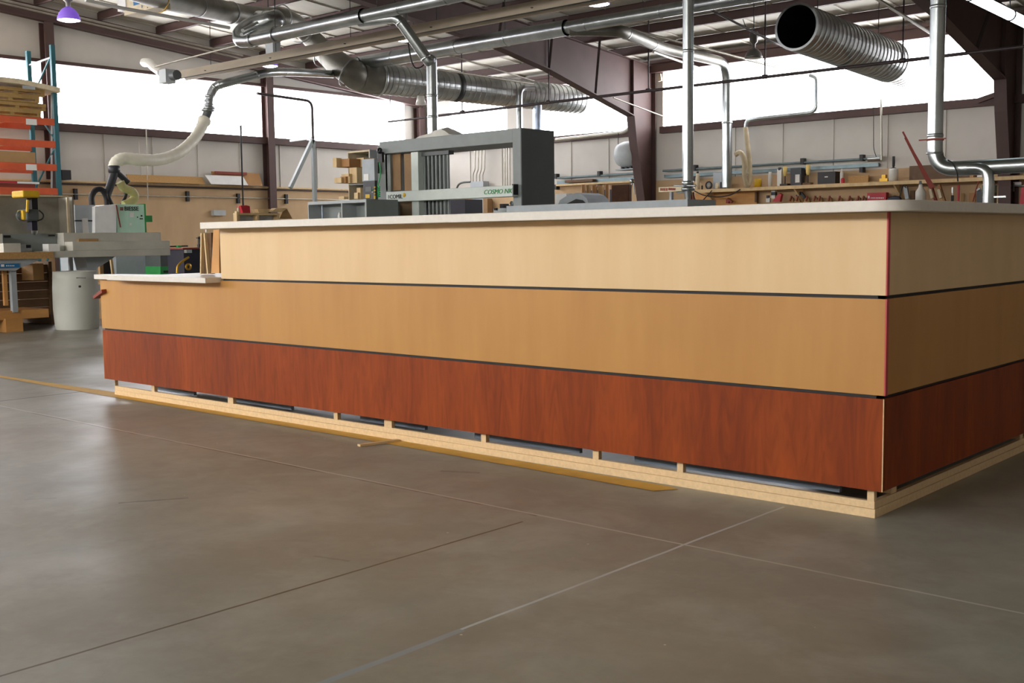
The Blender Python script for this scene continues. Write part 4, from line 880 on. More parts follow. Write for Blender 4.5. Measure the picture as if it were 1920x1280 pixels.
# wood offcut blocks on the shelf tower
t = Th('shelf_tower', 'tall gray cubby tower full of wood blocks left of the gantry machine', 'shelf'); y1 = 13.2
xa_, xb_ = Y(653, 340, y1).x, Y(694, 340, y1).x; zt_ = Y(675, 282, y1).z
q = t.p('top', M_cream); q.box(xa_, xb_, y1, y1+.45, zt_-.03, zt_)
q = t.p('side', M_cream); q.box(xa_, xa_+.015, y1, y1+.45, 0, zt_-.03)
q = t.p('side', M_cream); q.box(xb_-.02, xb_, y1, y1+.45, 0, zt_-.03)
q = t.p('back', M_gray); q.box(xa_, xb_, y1+.43, y1+.45, 0, zt_-.03)
shz = []
for py in (313, 344, 374): q = t.p('shelf_board', M_gray); z_ = Y(675, py, y1).z; shz.append(z_); q.box(xa_, xb_, y1+.01, y1+.43, z_-.02, z_)
q = t.p('outer_side', M_gray); q.box(xb_, xb_+.01, y1+.0, X(711, 340, xb_).y, 0, zt_)
t.done()
blk = [(624, 296, 631, 313, 12.6, .12), (631, 298, 655, 313, 12.7, .5), (663, 302, 666, 312, 12.9, .1), (669, 296, 682, 313, 12.95, .3), (655, 314, 669, 343, 12.75, .3), (648, 331, 656, 343, 12.7, .3), (638, 331, 648, 343, 12.65, .3), (627, 333, 640, 343, 12.6, .3), (640, 326, 654, 331, 12.68, .3), (664, 361, 671, 373, 12.9, .2), (669, 352, 676, 373, 12.95, .2), (635, 368, 645, 373, 12.4, .1)]
lbs = ['leftmost pale block sticking out of the cubby tower, top level', 'long brown block on the top level of the cubby tower', 'tiny pale block standing on the top level of the tower', 'tall pale block at the right of the top level', 'largest square pale block in the middle of the cubby tower', 'small pinkish block left of the largest square block', 'brown block in the middle level of the tower', 'ragged pale block at the far left of the middle level', 'small flat block lying above the middle level', 'short pale block on the lowest level', 'tall pale block on the lowest level', 'small wood scrap on top of the gray open cabinet']
for (l, t_, r, b, yy, th), lb in zip(blk, lbs):
    q = one('wood_block', M_brown if 'brown' in lb else M_pine, lb, 'wood block', 'wood blocks in the cubby tower'); q.BY(l, t_, r, b, yy, th); q.th.done()
# control cabinet
t = Th('control_cabinet', 'gray control cabinet with a dark panel, yellow labels and buttons', 'control panel'); y1 = 12.2
q = t.p('upper_box', M_blgray); q.BY(679, 298, 702, 340, y1, .06); q = t.p('control_panel', M_panel, 'dark control panel'); q.BY(681, 339, 703, 374, y1-.03, .05)
s = q.sub('screen', M_dkgray); s.BY(685, 350, 696, 359, y1-.036, .006)
s = q.sub('warning_label', M_yellow, 'yellow warning label'); s.BY(685, 364, 693, 371, y1-.038, .006)
for py, m_ in ((351, M_yellow), (357, M_yellow), (363, M_yellow), (368, M_yellow), (371, M_yellow)): s = q.sub('button', m_); c = Y(702, py, y1-.04); s.lathe(c, [(0.001, 0), (.014, 0), (.014, .02)], 10, (0, 1, 0))
for px, py, m_ in ((698, 355, M_green), (698, 360, M_paper)): s = q.sub('button', m_); c = Y(px, py, y1-.04); s.lathe(c, [(0.001, 0), (.01, 0), (.01, .02)], 10, (0, 1, 0))
q = t.p('notice', M_paper, 'white paper notice'); q.BY(682, 326, 691, 338, y1-.006, .005)
q = t.p('pedestal', M_gray); q.BY(683, 374, 700, 390, y1+.02, .04); down(q); t.done()
# ------------------------------------------------------------------ gantry machine
YM = 13.0; XRt = -11.42
t = Th('gantry_machine', 'large gray gantry machine lettered COMIL and COSMO NK behind the countertop', 'machine')
zt_ = 2.66; zbm = Y(850, 274, YM).z; xl_ = Y(711, 280, YM).x
q = t.p('top_beam', M_gray); q.bev = .01; q.box(xl_, Y(962, 330, YM).x, YM+.002, YM+.74, Y(860, 276, YM).z, zt_-.002)
q = t.p('right_column', M_gray, 'gray front of the right column'); q.box(Y(962, 330, YM).x, XRt-.02, YM, YM+.75, 0, zt_)
q = t.p('right_side', M_dkgray, 'dark side sheet of the right column'); q.box(XRt-.02, XRt, YM+.0, YM+.78, 0, zt_)
q = t.p('left_column', M_gray); q.box(Y(700, 330, YM).x, Y(724, 330, YM).x, YM+.1, YM+.75, 0, Y(712, 284, YM).z+.1)
q = t.p('clamp_beam', M_pale, 'pale green horizontal beam with lettering'); q.bev = .006; yb_ = YM-.12
zt2, zb2 = Y(850, 353, yb_).z, Y(850, 373, yb_).z; q.box(Y(724, 365, yb_).x, Y(961, 355, yb_).x, yb_, yb_+.2, zb2, zt2)
s = q.sub('lettering', M_green, 'green COSMO NK lettering'); a = Y(907, 360, yb_); b = Y(957, 357, yb_); s.text('COSMO NK', (a.x, yb_-.005, (zt2+zb2)/2-.035), .1, .003, 0, .25, sx=(b.x-a.x)/.50)
s = q.sub('lettering', M_black, 'black COMIL lettering'); a = Y(731, 367, yb_); b = Y(751, 366, yb_); s.text('COMIL', (a.x, yb_-.005, (zt2+zb2)/2-.035), .1, .003, 0, sx=(b.x-a.x)/.255)
s = q.sub('logo_mark', M_gray); s.box(a.x-.045, a.x-.03, yb_-.004, yb_, (zt2+zb2)/2-.03, (zt2+zb2)/2+.03); s.box(a.x-.025, a.x-.012, yb_-.004, yb_, (zt2+zb2)/2-.03, (zt2+zb2)/2+.03)
s = q.sub('sticker', M_yellow, 'yellow sticker'); c = Y(758, 365.5, yb_); s.lathe((c.x, yb_-.004, c.z), [(0.001, 0), (.036, 0), (.036, .006)], 14, (0, 1, 0))
s = q.sub('end_cap', M_black); s.BY(960, 345, 963.5, 365, yb_+.02, .12)
q = t.p('vertical_post', M_pale, 'pale green vertical post'); q.box(Y(773, 330, YM).x, Y(786, 330, YM).x, YM-.02, YM+.1, 0, Y(780, 285, YM).z)
q = t.p('tan_panel', M_tanply, 'tan wood panel'); q.BY(726, 288, 751, 357, YM+.15, .03); q.BY(758, 288, 773, 357, YM+.15, .03)
q = t.p('tan_panel', M_tanply); q.BY(745, 374, 772, 400, YM+.15, .03); down(q)
q = t.p('edge_strip', M_cream); q.BY(723, 287, 726, 358, YM+.1, .04)
for k in range(8):
    q = t.p('clamp_tube', M_gray); x = Y(788+k*7.3, 330, YM+.1).x; q.tube([(x, YM+.12, .6), (x, YM+.12, Y(810, 288, YM+.1).z)], .024, 12)
q = t.p('tube_header', M_dkgray); q.BY(785, 284, 841, 291, YM+.06, .12); q = t.p('tube_backing', M_dkgray); q.BY(785, 290, 840, 405, YM+.2, .02); down(q, .5)
q = t.p('green_air_hose', M_grn_hose, 'bright green coiled air hose')
pts = [Y(711, 303, YM-.04), Y(713, 320, YM-.04), Y(712, 335, YM-.04), Y(708, 348, YM-.04)]; z_s = pts[-1]; 
for i in range(40):
    a = i/40*2*PI*6; pts.append(Y(711, 350, YM-.04)+Vector((.035*math.cos(a), .035*math.sin(a)-.03, -i*.0048)))
q.tube(smooth_path(pts[:4], 4)+pts[4:], .009, 6)
q = t.p('air_regulator', M_black, 'black air regulator'); c = Y(714, 283, YM-.05); q.lathe(c, [(.02, 0), (.05, .01), (.05, .05), (.02, .06)], 14, (0, -1, .2)); q.BY(708, 285, 716, 304, YM-.06, .05); q.BY(704, 297, 709, 325, YM+.0, .04)
q = t.p('junction_box', M_blgray); q.BY(704, 374, 746, 400, YM+.1, .3); down(q)
t.done()
q = one('plastic_sheet', M_film, 'crumpled translucent plastic sheet draped over the top of the gantry machine', 'sheet'); n = 14
vs = []; fs = []
outl = [(779, 256), (786, 251), (797, 248), (806, 247), (815, 241), (826, 238), (834, 242), (842, 247), (856, 250), (875, 249), (900, 248), (925, 247), (945, 243), (960, 242)]
for j, (px, py) in enumerate(outl):
    for i in range(4):
        yy = YM+.12+i*.16; p = Y(px, py, YM+.12); vs.append((p.x, yy, max(zt_+.004, p.z-abs(i-1)*.03+random.uniform(-.008, .008)) if i < 3 else zt_+.004))
for j in range(n-1):
    for i in range(3): a = j*4+i; fs.append((a, a+1, a+5, a+4))
q.add(vs, fs, True)
q.add([(vs[j*4][0], YM+.1, zt_+.003) for j in range(n)]+[vs[j*4] for j in range(n)], [(j, j+1, n+j+1, n+j) for j in range(n-1)]); q.th.done()
# things seen through the gantry
t = Th('breaker_box', 'gray electrical panel boxes with conduits on the back wall seen through the gantry', 'panel'); y1 = 24.35
q = t.p('upper_box', M_blgray); q.BY(882, 340, 906, 352, y1, .25); q = t.p('lower_box', M_blgray); q.BY(886, 372, 907, 398, y1, .25)
for k, px in enumerate((889, 895, 901, 907)):
    q = t.p('conduit', M_conduit); q.tube(arc_path([Y(px+2, 265, y1+.1), Y(px+1.5, 318, y1+.1), Y(px-2, 326, y1+.1), Y(px-2, 342, y1+.1)], .3), .02, 8)
q = t.p('flexible_conduit', M_dkgray); q.tube(smooth_path([Y(882, 341, y1), Y(868, 342, y1), Y(860, 346, y1), Y(856, 354, y1)], 5), .03, 10)
t.done()
q = one('wall_conduit', M_conduit, 'pair of white vertical conduits on the back wall left of the right gantry column', 'conduit')
for px in (946, 950, 955): q.tube([Y(px, 262, 24.5), Y(px+1, 350, 24.5)], .022, 8)
q.th.done()
q = one('navy_cabinet', M_navy, 'dark navy cabinet seen under the gantry clamp beam', 'cabinet'); q.BY(843, 374, 872, 400, 16, .5); down(q); q.th.done()
q = one('brown_post', M_tanply, 'brown board edge next to the electrical panel', 'board'); q.BY(906, 372, 914, 400, 24.3, .2); down(q); q.th.done()
t = Th('machine_head', 'cluster of small black and silver machine fittings right of the panel', 'machine part'); y1 = 15.5
q = t.p('block', M_black); q.BY(937, 382, 944, 390, y1, .15); q = t.p('block', M_black); q.BY(948, 385, 956, 391, y1, .15); q = t.p('fitting', M_galv); q.BY(925, 390, 962, 398, y1, .2); down(q); q = t.p('dial', M_ltgray); c = Y(961, 381, y1); q.lathe(c, [(0.001, 0), (.04, 0), (.04, .03)], 14, (0, -1, 0)); q = t.p('knob', M_black); q.BY(926, 390, 931, 394, y1-.02, .04); t.done()
# long gray infeed table right of gantry
q = one('infeed_table', M_blgray, 'long light gray table top running right from the gantry machine', 'table'); y1 = 12.6; z_ = Y(1160, 381, y1).z; q.box(-11.38, Y(1289, 380, y1).x, y1, y1+.7, z_-.08, z_+.02)
for x in (-11.3, Y(1280, 380, y1).x): q.box(x-.06, x, y1+.05, y1+.6, 0, z_-.08)
q.th.done()
t = Th('gray_hood_cover', 'low sloped gray cover just right of the gantry column', 'machine cover'); y1 = 15.0
q = t.p('shell', M_blgray); q.prism([Y(1046, 384, y1), Y(1104, 382, y1), Y(1100, 372, y1), Y(1092, 365, y1), Y(1082, 361, y1), Y(1064, 366, y1), Y(1050, 375, y1)], (0, .6, 0)); q = t.p('opening', M_black, 'dark opening'); q.prism([Y(1060, 383, y1-.01), Y(1098, 381, y1-.01), Y(1092, 375, y1-.01), Y(1080, 373, y1-.01)], (0, .01, 0))
q = t.p('left_panel', M_wht); q.BY(1041, 363, 1062, 384, y1+.3, .4); q = t.p('stand', M_gray); q.BY(1046, 383, 1103, 392, y1+.02, .5); down(q); t.done()
# rolled tubes
for i, (l, tp, r) in enumerate(((1090, 346, 1098), (1099, 347, 1108), (1110, 347, 1120), (1121, 347, 1133), (1135, 346, 1143))):
    y1 = 20+i*.12; c = Y((l+r)/2, tp+3, y1); rr_ = (r-l)/2*25/F; q = one('rolled_tube', M_card if i % 2 else M_brown, 'upright cardboard roll, %s of the five in front of the frame column' % ('first from the left', 'second from the left', 'third from the left', 'fourth from the left', 'rightmost')[i], 'roll', 'upright cardboard rolls')
    zt_ = Y(c.x and (l+r)/2, tp, y1).z; q.lathe((c.x, y1, .0), [(rr_, 0), (rr_, zt_), (rr_*.7, zt_), (rr_*.7, .1), (.001, .1)], 16); q.th.done()
q = one('felt_sheet', mat('brown_felt', (74, 44, 24), .9, 0, .3, 8), 'dark brown felt sheet hanging beside the cardboard rolls', 'sheet', bev=.02); q.BY(1146, 346, 1179, 392, 20.2, .12); down(q, .3); q.th.done()
q = one('dark_barrier', M_navy, 'dark navy board behind the cardboard rolls', 'board'); q.BY(1098, 356, 1150, 392, 20.9, .05); down(q); q.th.done()
q = one('faucet', M_galv, 'small chrome fixture on the back wall beside the frame column', 'fixture'); c = Y(1185, 343, 24.4); q.lathe(c, [(0.001, 0), (.06, 0), (.05, .1), (0.001, .12)], 12); q.tube([c, c+Vector((-.02, -.05, -.25))], .02, 8); q.tube([c+Vector((.05, 0, 0)), c+Vector((.1, -.02, -.3))], .015, 8); q.th.done()
# tank
t = Th('hanging_tank', 'white horizontal tank hung on rods beside the frame column', 'tank'); c0 = Y(1152, 291, 24.0); c1 = Y(1212, 285, 24.0)
q = t.p('shell', M_ltgray); Rr = .34; x0_ = c0.x; q.lathe((x0_, 24.1, c0.z), [(0.001, 0), (Rr*.5, .03), (Rr*.85, .12), (Rr, .28), (Rr, .5), (Rr*.85, .62), (Rr*.5, .68), (0.001, .70)], 28, (1, 0, 0))
q = t.p('cradle', M_blgray); q.box(x0_+.1, x0_+.66, 23.9, 24.35, c0.z-Rr-.06, c0.z-Rr-.03)
for x in (x0_+.0, x0_+.45): q = t.p('hanger_rod', M_cable); q.tube([(x+.05, 24.1, c0.z+.1), (x+.05, 24.1, 3.7)], .01, 6)
q = t.p('valve', M_black); 
for k in range(3): q.box(x0_+.22+k*.14, x0_+.27+k*.14, 23.98, 24.1, c0.z-Rr-.03, c0.z-Rr+.05)
t.done()
# ------------------------------------------------------------------ back wall
t = Th('air_line', 'double gray air pipe along the back wall above the shelf, right section', 'pipe'); y1 = 24.5
a, b = Y(1243, 318, y1), Y(1637, 297, y1); zz = b.z
q = t.p('upper_pipe', M_bluepipe); q.tube([(a.x, y1, zz), (b.x, y1, zz)], .028, 10); q = t.p('lower_strut', M_bluepipe); q.box(a.x, b.x+.1, y1+.05, y1+.15, zz-.18, zz-.1)
q = t.p('end_valve', M_galv, 'bright end fitting'); q.tube([(b.x-.1, y1-.02, zz), (b.x+.2, y1-.02, zz)], .07, 12)
for px in (1303, 1505, 1616): x = Y(px, 310, y1).x; q = t.p('pipe_clamp', M_black); q.box(x-.04, x+.04, y1-.05, y1+.1, zz-.04, zz+.1); q.box(x-.04, x+.04, y1-.05, y1+.1, zz-.3, zz-.18)
t.done()
t = Th('air_line', 'gray air pipe along the back wall between gantry and frame column', 'pipe')
a, b = Y(1042, 333, y1), Y(1196, 325, y1); q = t.p('pipe', M_bluepipe); q.tube([(a.x, y1, b.z), (b.x, y1, b.z)], .03, 10); q = t.p('strut', M_bluepipe); q.box(a.x, b.x, y1+.05, y1+.15, b.z-.18, b.z-.08)
for px in (1043, 1124): x = Y(px, 330, y1).x; q = t.p('pipe_clamp', M_black); q.box(x-.04, x+.04, y1-.05, y1+.1, b.z-.02, b.z+.12); q.box(x-.04, x+.04, y1-.05, y1+.1, b.z-.32, b.z-.18)
t.done()
q = one('wood_strip', M_pine, 'narrow wood ledge with a dark bar along the back wall behind the rolls', 'ledge'); a, b = Y(1042, 347, 24.4), Y(1196, 340, 24.4); q.box(a.x, b.x, 24.4, 24.64, a.z-.03, a.z+.02); q.th.done()
q = one('dark_bar', M_dkwood, 'dark flat bar lying on the ledge right of the gantry', 'bar'); a, b = Y(1058, 343, 24.4), Y(1110, 340, 24.4); q.box(a.x, b.x, 24.42, 24.6, a.z, a.z+.07); q.th.done()
# white pipe along the sill, bending up
pipe('vent_pipe', M_galv, 'galvanized pipe running along the right window sill then turning up the glass', 'pipe', [Y(1398, 240, 24.3), Y(1400, 226, 24.3), Y(1420, 222, 24.3), Y(1531, 210, 24.3), Y(1531, 146, 24.3), Y(1518, 141, 24.3)], .045, .2, n=12)
pipe('sill_pipe', M_conduit, 'pale pipe under the window sill between gantry and frame column', 'pipe', [Y(1042, 262, 24.3), Y(1170, 248, 24.3), Y(1182, 238, 24.3)], .045, .2)
# tan hose
t = one('dust_hose', M_tanhose, 'tan flexible hose looping from the sill pipe up beside the downpipe', 'hose')
hp = smooth_path([Y(1398, 240, 24.2), Y(1401, 265, 24.1), Y(1405, 300, 24.0), Y(1406, 335, 23.95), Y(1401, 348, 23.9), Y(1396, 330, 23.8), Y(1396, 305, 23.75), Y(1392, 290, 23.7), Y(1386, 286, 23.7), Y(1379, 290, 23.7)], 7)
t.tube(hp, .06, 12); t.th.done()
# shelf on the back wall
zs = Y(1560, 344, 24.1).z
t = Th('wall_shelf', 'long wood shelf with a pale front lip along the back wall', 'shelf')
q = t.p('shelf_board', M_card); q.box(Y(1298, 350, 24.1).x, -3, 24.1, 24.64, zs-.02, zs)
q = t.p('front_lip', M_pine, 'pale front lip'); q.box(Y(1298, 350, 24.1).x, -3, 24.07, 24.1, zs-.085, zs-.01)
for x in (-15.2, -12.8, -10.4, -8.4): q = t.p('bracket', M_pine); q.prism([(x, 24.12, zs-.02), (x, 24.64, zs-.02), (x, 24.64, zs-.4)], (.04, 0, 0))
t.done()
def shelf_item(name, m, label, cat, f, **k):
    q = one(name, m, label, cat, **k); f(q); q.th.done()
def sb(l, t_, r, y=24.25, th=.15, b=None):
    """box standing on the shelf"""
    def f(q):
        my = (t_+345)/2; q.box(Y(l, my, y).x, Y(r, my, y).x, y, y+th, zs, Y((l+r)/2, t_, y).z)
    return f
def bottle(px, tp, w, y=24.28, neck=.45, n=14):
    def f(q):
        c = Y(px, 340, y); h = Y(px, tp, y).z-zs; r = w/2*26/F; q.lathe((c.x, y, zs), [(0.001, 0), (r, 0), (r, h*.7), (r*neck, h*.82), (r*neck, h), (0.001, h)], n)
    return f
# bottles with caps
t = Th('squeeze_bottle', 'tall cream bottle with a black cap at the left end of the wall shelf', 'bottle'); q = t.p('bottle', M_cream); bottle(1308, 325, 9, neck=.8)(q); zc = max(v.z for v in q.v); c = Y(1308, 330, 24.28); q = t.p('cap', M_black); q.lathe((c.x, 24.28, zc), [(0.001, 0), (.03, 0), (.03, .05), (0.001, .05)], 10); t.done()
t = Th('hose_reel', 'small coiled black hose on the shelf right of the cream bottle', 'hose'); c = Y(1329, 343, 24.25); q = t.p('coil', M_black); pts = [Vector((c.x+.085*math.cos(a), 24.25, zs+.1+.085*math.sin(a))) for a in [i*2*PI/24 for i in range(25)]]; q.tube(pts, .018, 8); q = t.p('stub', M_black); q.box(c.x-.19, c.x-.165, 24.2, 24.24, zs, zs+.1); q = t.p('tape', M_gray); q.lathe((c.x, 24.24, zs+.1), [(.03, 0), (.06, 0), (.06, .03), (.03, .03)], 14, (0, 1, 0)); t.done()
shelf_item('gray_panel_box', M_blgray, 'gray box on the shelf just left of the second vertical duct', 'box', sb(1337, 323, 1356, 24.35, .2))
shelf_item('jar', M_cream, 'small cream jar with orange band in front of the gray box', 'jar', bottle(1345, 343, 8, 24.15, .8))
shelf_item('navy_can', M_navy, 'small navy can by the second vertical duct', 'can', sb(1350, 341, 1358, 24.18, .08))
shelf_item('yellow_tub', M_yellow, 'bright yellow tub on the wall shelf', 'tub', bottle(1421, 335, 15, 24.25, .95))
shelf_item('white_tube', M_film, 'white cylindrical tube on the shelf right of the yellow tub', 'tube', bottle(1444, 322, 8, 24.25, .8))
t = Th('air_tool', 'white and blue air tool on the shelf next to the first cream-headed stand', 'tool'); q = t.p('body', M_film); q.BY(1457, 317, 1465, 340, 24.3, .08); down(q, zs); q = t.p('blue_cap', M_navy); q.BY(1459, 314, 1463, 319, 24.29, .06); t.done()
for i, (px, tp, bt) in enumerate(((1472, 312, 330), (1515, 309, 328))):
    t = Th('spindle_stand', ('first' if i == 0 else 'second')+' cream cylinder on a dark foot, %s the black case with a label' % ('left of' if i == 0 else 'right of'), 'tool'); q = t.p('cylinder', mat('yellowed_plastic', (214, 186, 110), .5)); c = Y(px, 330, 24.25); z_a, z_b = Y(px, bt, 24.25).z, Y(px, tp, 24.25).z; q.lathe((c.x, 24.25, z_a), [(.03, 0), (.05, .06), (.05, z_b-z_a), (0.001, z_b-z_a)], 14)
    q = t.p('stem', M_black); q.tube([(c.x, 24.25, zs), (c.x, 24.25, z_a+.01)], .014, 6); q = t.p('foot', M_dkwood if i else M_black); q.box(c.x-.1, c.x+.1, 24.18, 24.32, zs, zs+.05); t.done()
t = Th('black_case', 'upright black case with a pale label on the wall shelf', 'case'); q = t.p('case', M_panel); sb(1482, 315, 1502, 24.3, .18)(q); q = t.p('label_card', M_film); q.BY(1491, 327, 1499, 342, 24.29, .006); t.done()
t = Th('black_toolbox', 'wide black box with a small white sticker on the wall shelf', 'box'); q = t.p('box', M_black); sb(1533, 322, 1566, 24.3, .25)(q); q = t.p('sticker', M_paper); q.BY(1546, 330.5, 1552, 332.5, 24.29, .006); t.done()
t = Th('spray_bottle', 'white bottle with a red lower half on the wall shelf', 'bottle'); q = t.p('bottle', M_film); bottle(1578, 316, 6, 24.2, .4)(q); q = t.p('red_band', M_red); c = Y(1580, 330, 24.2); q.lathe((c.x, 24.2, zs), [(.045, 0), (.045, .1), (.03, .12)], 12); t.done()
shelf_item('wood_offcut', M_osb, 'brown wood board lying on edge on the shelf right of the red bottle', 'board', sb(1590, 329, 1628, 24.4, .05))
shelf_item('brass_fitting', M_gold, 'small brass and black fitting cluster on the shelf', 'fitting', lambda q: (q.box(Y(1649, 340, 24.2).x, Y(1664, 340, 24.2).x, 24.2, 24.3, zs, zs+.07), q.box(Y(1653, 340, 24.2).x, Y(1660, 340, 24.2).x, 24.2, 24.3, zs+.07, zs+.15)))
t = Th('paint_sprayer_cup', 'gray-white canister with a tall black neck on the wall shelf', 'canister'); q = t.p('cup', M_film); c = Y(1675, 330, 24.2); h = Y(1675, 316, 24.2).z-zs; q.lathe((c.x, 24.2, zs), [(0.001, 0), (.1, 0), (.1, h*.9), (.09, h), (0.001, h)], 18); q = t.p('neck', M_black); q.lathe((c.x, 24.2, zs+h), [(.09, 0), (.02, .03), (.03, .05), (.03, Y(1675, 293, 24.2).z-zs-h), (0.001, Y(1675, 293, 24.2).z-zs-h)], 12); t.done()
shelf_item('plywood_sheet', mat('dark_plywood', (110, 88, 68), .7), 'dark brown plywood sheet standing on the shelf behind the right pipe', 'board', sb(1705, 308, 1829, 24.5, .03))
shelf_item('small_wood_block', M_card, 'small pale wood block on the shelf under the horizontal branch pipe', 'block', sb(1818, 327, 1825, 24.2, .1))
shelf_item('white_strip', M_wht, 'white strip on the shelf by the green machine', 'strip', sb(1832, 327, 1850, 24.2, .1))
# red sticks leaning diagonally
for i, (a, b) in enumerate((((1693, 247), (1748, 352)), ((1697, 258), (1744, 352)), ((1703, 268), (1752, 352)))):
    q = one('slim_stick', M_dred, 'rust-red slim stick leaning diagonally over the wall shelf, %s of three' % ('longest', 'left', 'right')[i], 'stick', 'red sticks leaning over the shelf'); q.beam(Y(*a, 23.6), Y(*b, 23.75), .035+.02*(i == 0), .035); q.th.done()
# tools below the shelf, hung on the wainscot
yh = 24.45
q = one('orange_board', M_orangeply, 'orange plywood board on the wall below the left half of the shelf', 'board'); q.BY(1304, 360, 1419, 388, yh+.1, .03); q.th.done()
q = one('dark_strip', M_dkwood, 'narrow dark strip at the right end of the orange board', 'strip'); q.BY(1415, 360, 1418.5, 379, yh, .04); q.th.done()
pipe('power_cord', M_cable, 'black cord with a plug drooping in front of the orange board, longer of the two', 'cord', smooth_path([Y(1302, 358, yh-.4), Y(1320, 366, yh-.4), Y(1345, 369, yh-.4), Y(1370, 365, yh-.4), Y(1388, 355, yh-.4)], 5), .014)
pipe('power_cord', M_cable, 'black cord with a plug rising to the shelf lip, shorter of the two', 'cord', smooth_path([Y(1300, 362, yh-.45), Y(1304, 375, yh-.45), Y(1313, 379, yh-.45), Y(1322, 371, yh-.45), Y(1335, 357, yh-.45)], 5), .014)
q = one('clamp_handle', M_dred, 'dark red clamp on the wall in front of the orange board', 'clamp'); q.BY(1361, 373, 1366, 381, yh, .06); q.beam(Y(1364, 373, yh), Y(1373, 379, yh), .05, .05); q.th.done()
t = Th('red_lettered_guard', 'red and white lettered bar at the left of the nozzle pipe', 'saw guard'); y1 = 12.95
q = t.p('bar', M_cream); q.BY(1235, 350, 1282, 359, y1, .06); s = q.sub('lettering', M_dred, 'red lettering')
for k in range(4): s.BY(1238+k*3.6, 352.5, 1240.4+k*3.6, 357.5, y1-.006, .006)
for k in range(4): s.BY(1253+k*3.4, 352+.2*k, 1256+k*3.4, 356.5, y1-.006, .006)
q = t.p('arm', M_gray); q.BY(1268, 352, 1284, 362, y1+.06, .1); q = t.p('top_rod', M_galv); q.tube([Y(1264, 348, y1), Y(1305, 348, y1)], .012, 8)
q = t.p('stand', M_blgray); q.BY(1255, 360, 1259, 376, y1+.3, .05); down(q); t.done()
q = one('red_cable_bundle', M_dred, 'red and orange cables hanging beside the nozzle', 'cable'); q.tube([Y(1296, 360, 13.1), Y(1297, 385, 13.1)], .014, 8); q.tube([Y(1300, 360, 13.1), Y(1301, 385, 13.1)], .012, 8); q.th.done()
# row of tools
t = Th('glue_bottle', 'white and navy capped bottle just above the countertop line', 'bottle'); q = t.p('bottle', M_film); q.BY(1436, 371, 1443, 379, yh-.1, .08); q = t.p('cap', M_navy); q.BY(1437, 366, 1441, 372, yh-.1, .06); t.done()
t = Th('glue_bottle', 'navy-labelled white bottle hanging under the shelf', 'bottle'); q = t.p('bottle', M_film); q.BY(1446, 356, 1453, 372, yh-.1, .08); q = t.p('label_band', M_navy); q.BY(1445.5, 360, 1453.5, 366, yh-.11, .1); t.done()
q = one('red_tray', M_red, 'tilted crimson tray at the left end of the tool row', 'tray'); q.prism([Y(1447, 378, yh-.2), Y(1462, 378, yh-.2), Y(1465, 364, yh-.2), Y(1461, 362, yh-.2)], (0, .1, 0)); q.th.done()
q = one('black_bracket', M_black, 'black angular bracket above the tool row', 'bracket'); q.beam(Y(1494, 368, yh), Y(1502, 361, yh), .05, .06); q.beam(Y(1502, 361, yh), Y(1509, 371, yh), .05, .06); q.th.done()
for i, px in enumerate((1482, 1494, 1512, 1527, 1536, 1554, 1573, 1592, 1608, 1618)):
    t = Th('wall_clamp', ['gray-handled wooden clamp at the left end of the tool row', 'wooden clamp under the black bracket', 'third wooden clamp from the left in the tool row', 'fourth wooden clamp from the left in the tool row', 'fifth wooden clamp from the left in the tool row', 'sixth wooden clamp from the left, mid tool row', 'fourth wooden clamp from the right in the tool row', 'third wooden clamp from the red box in the tool row', 'second wooden clamp from the red box', 'wooden clamp right beside the red lettered box'][i], 'clamp', 'row of wooden clamps')
    q = t.p('jaw', M_card); q.prism([Y(px-6, 379, yh), Y(px+6, 379, yh), Y(px+4, 371, yh), Y(px, 369, yh)], (0, .08, 0)); q = t.p('screw', M_dred); q.beam(Y(px-1, 377, yh-.04), Y(px+2, 367, yh-.04), .035, .03); t.done()
t = Th('red_box', 'crimson box with white lettering below the shelf', 'box'); q = t.p('box', M_red); q.BY(1626, 361, 1661, 376, yh-.1, .15); q = t.p('lettering', M_wht)
q.BY(1627.5, 367, 1630.5, 372, yh-.106, .006)
for k in range(8): q.BY(1632.5+k*3.2, 370, 1634.3+k*3.2, 372, yh-.106, .006)
t.done()
q = one('blue_cloth', M_navy, 'dark blue cloth heaped right of the red box', 'cloth', bev=.02); q.prism([Y(1662, 376, yh-.1), Y(1690, 376, yh-.1), Y(1686, 368, yh-.1), Y(1676, 366.5, yh-.1), Y(1664, 370, yh-.1)], (0, .1, 0)); q.th.done()
pipe('hook_cord', M_cable, 'thin black cord hooked on the shelf lip right of the blue cloth', 'cord', [Y(1687, 368, yh-.42), Y(1693, 345, yh-.42), Y(1699, 352, yh-.42)], .012)
t = Th('caulk_gun', 'gray and white caulk tube hanging under the shelf', 'tool'); q = t.p('tube', M_blgray); q.beam(Y(1702, 373, yh-.1), Y(1698, 350, yh-.1), .08, .08); q = t.p('handle', M_dkwood); q.BY(1706, 357, 1714, 374, yh-.05, .06); t.done()
t = Th('water_jug', 'clear plastic jug with a gray neck under the right half of the shelf', 'jug'); q = t.p('jug', M_film); c = Y(1726, 378, yh-.35); zt_ = Y(1726, 345, yh-.35).z; h = zt_-c.z; q.lathe(c, [(0.001, 0), (.11, 0), (.11, h*.55), (.05, h*.8), (.04, h), (0.001, h)], 16); q = t.p('neck', M_dkgray); q.lathe((c.x, c.y, zt_), [(.045, 0), (.04, .07), (0.001, .08)], 12); t.done()
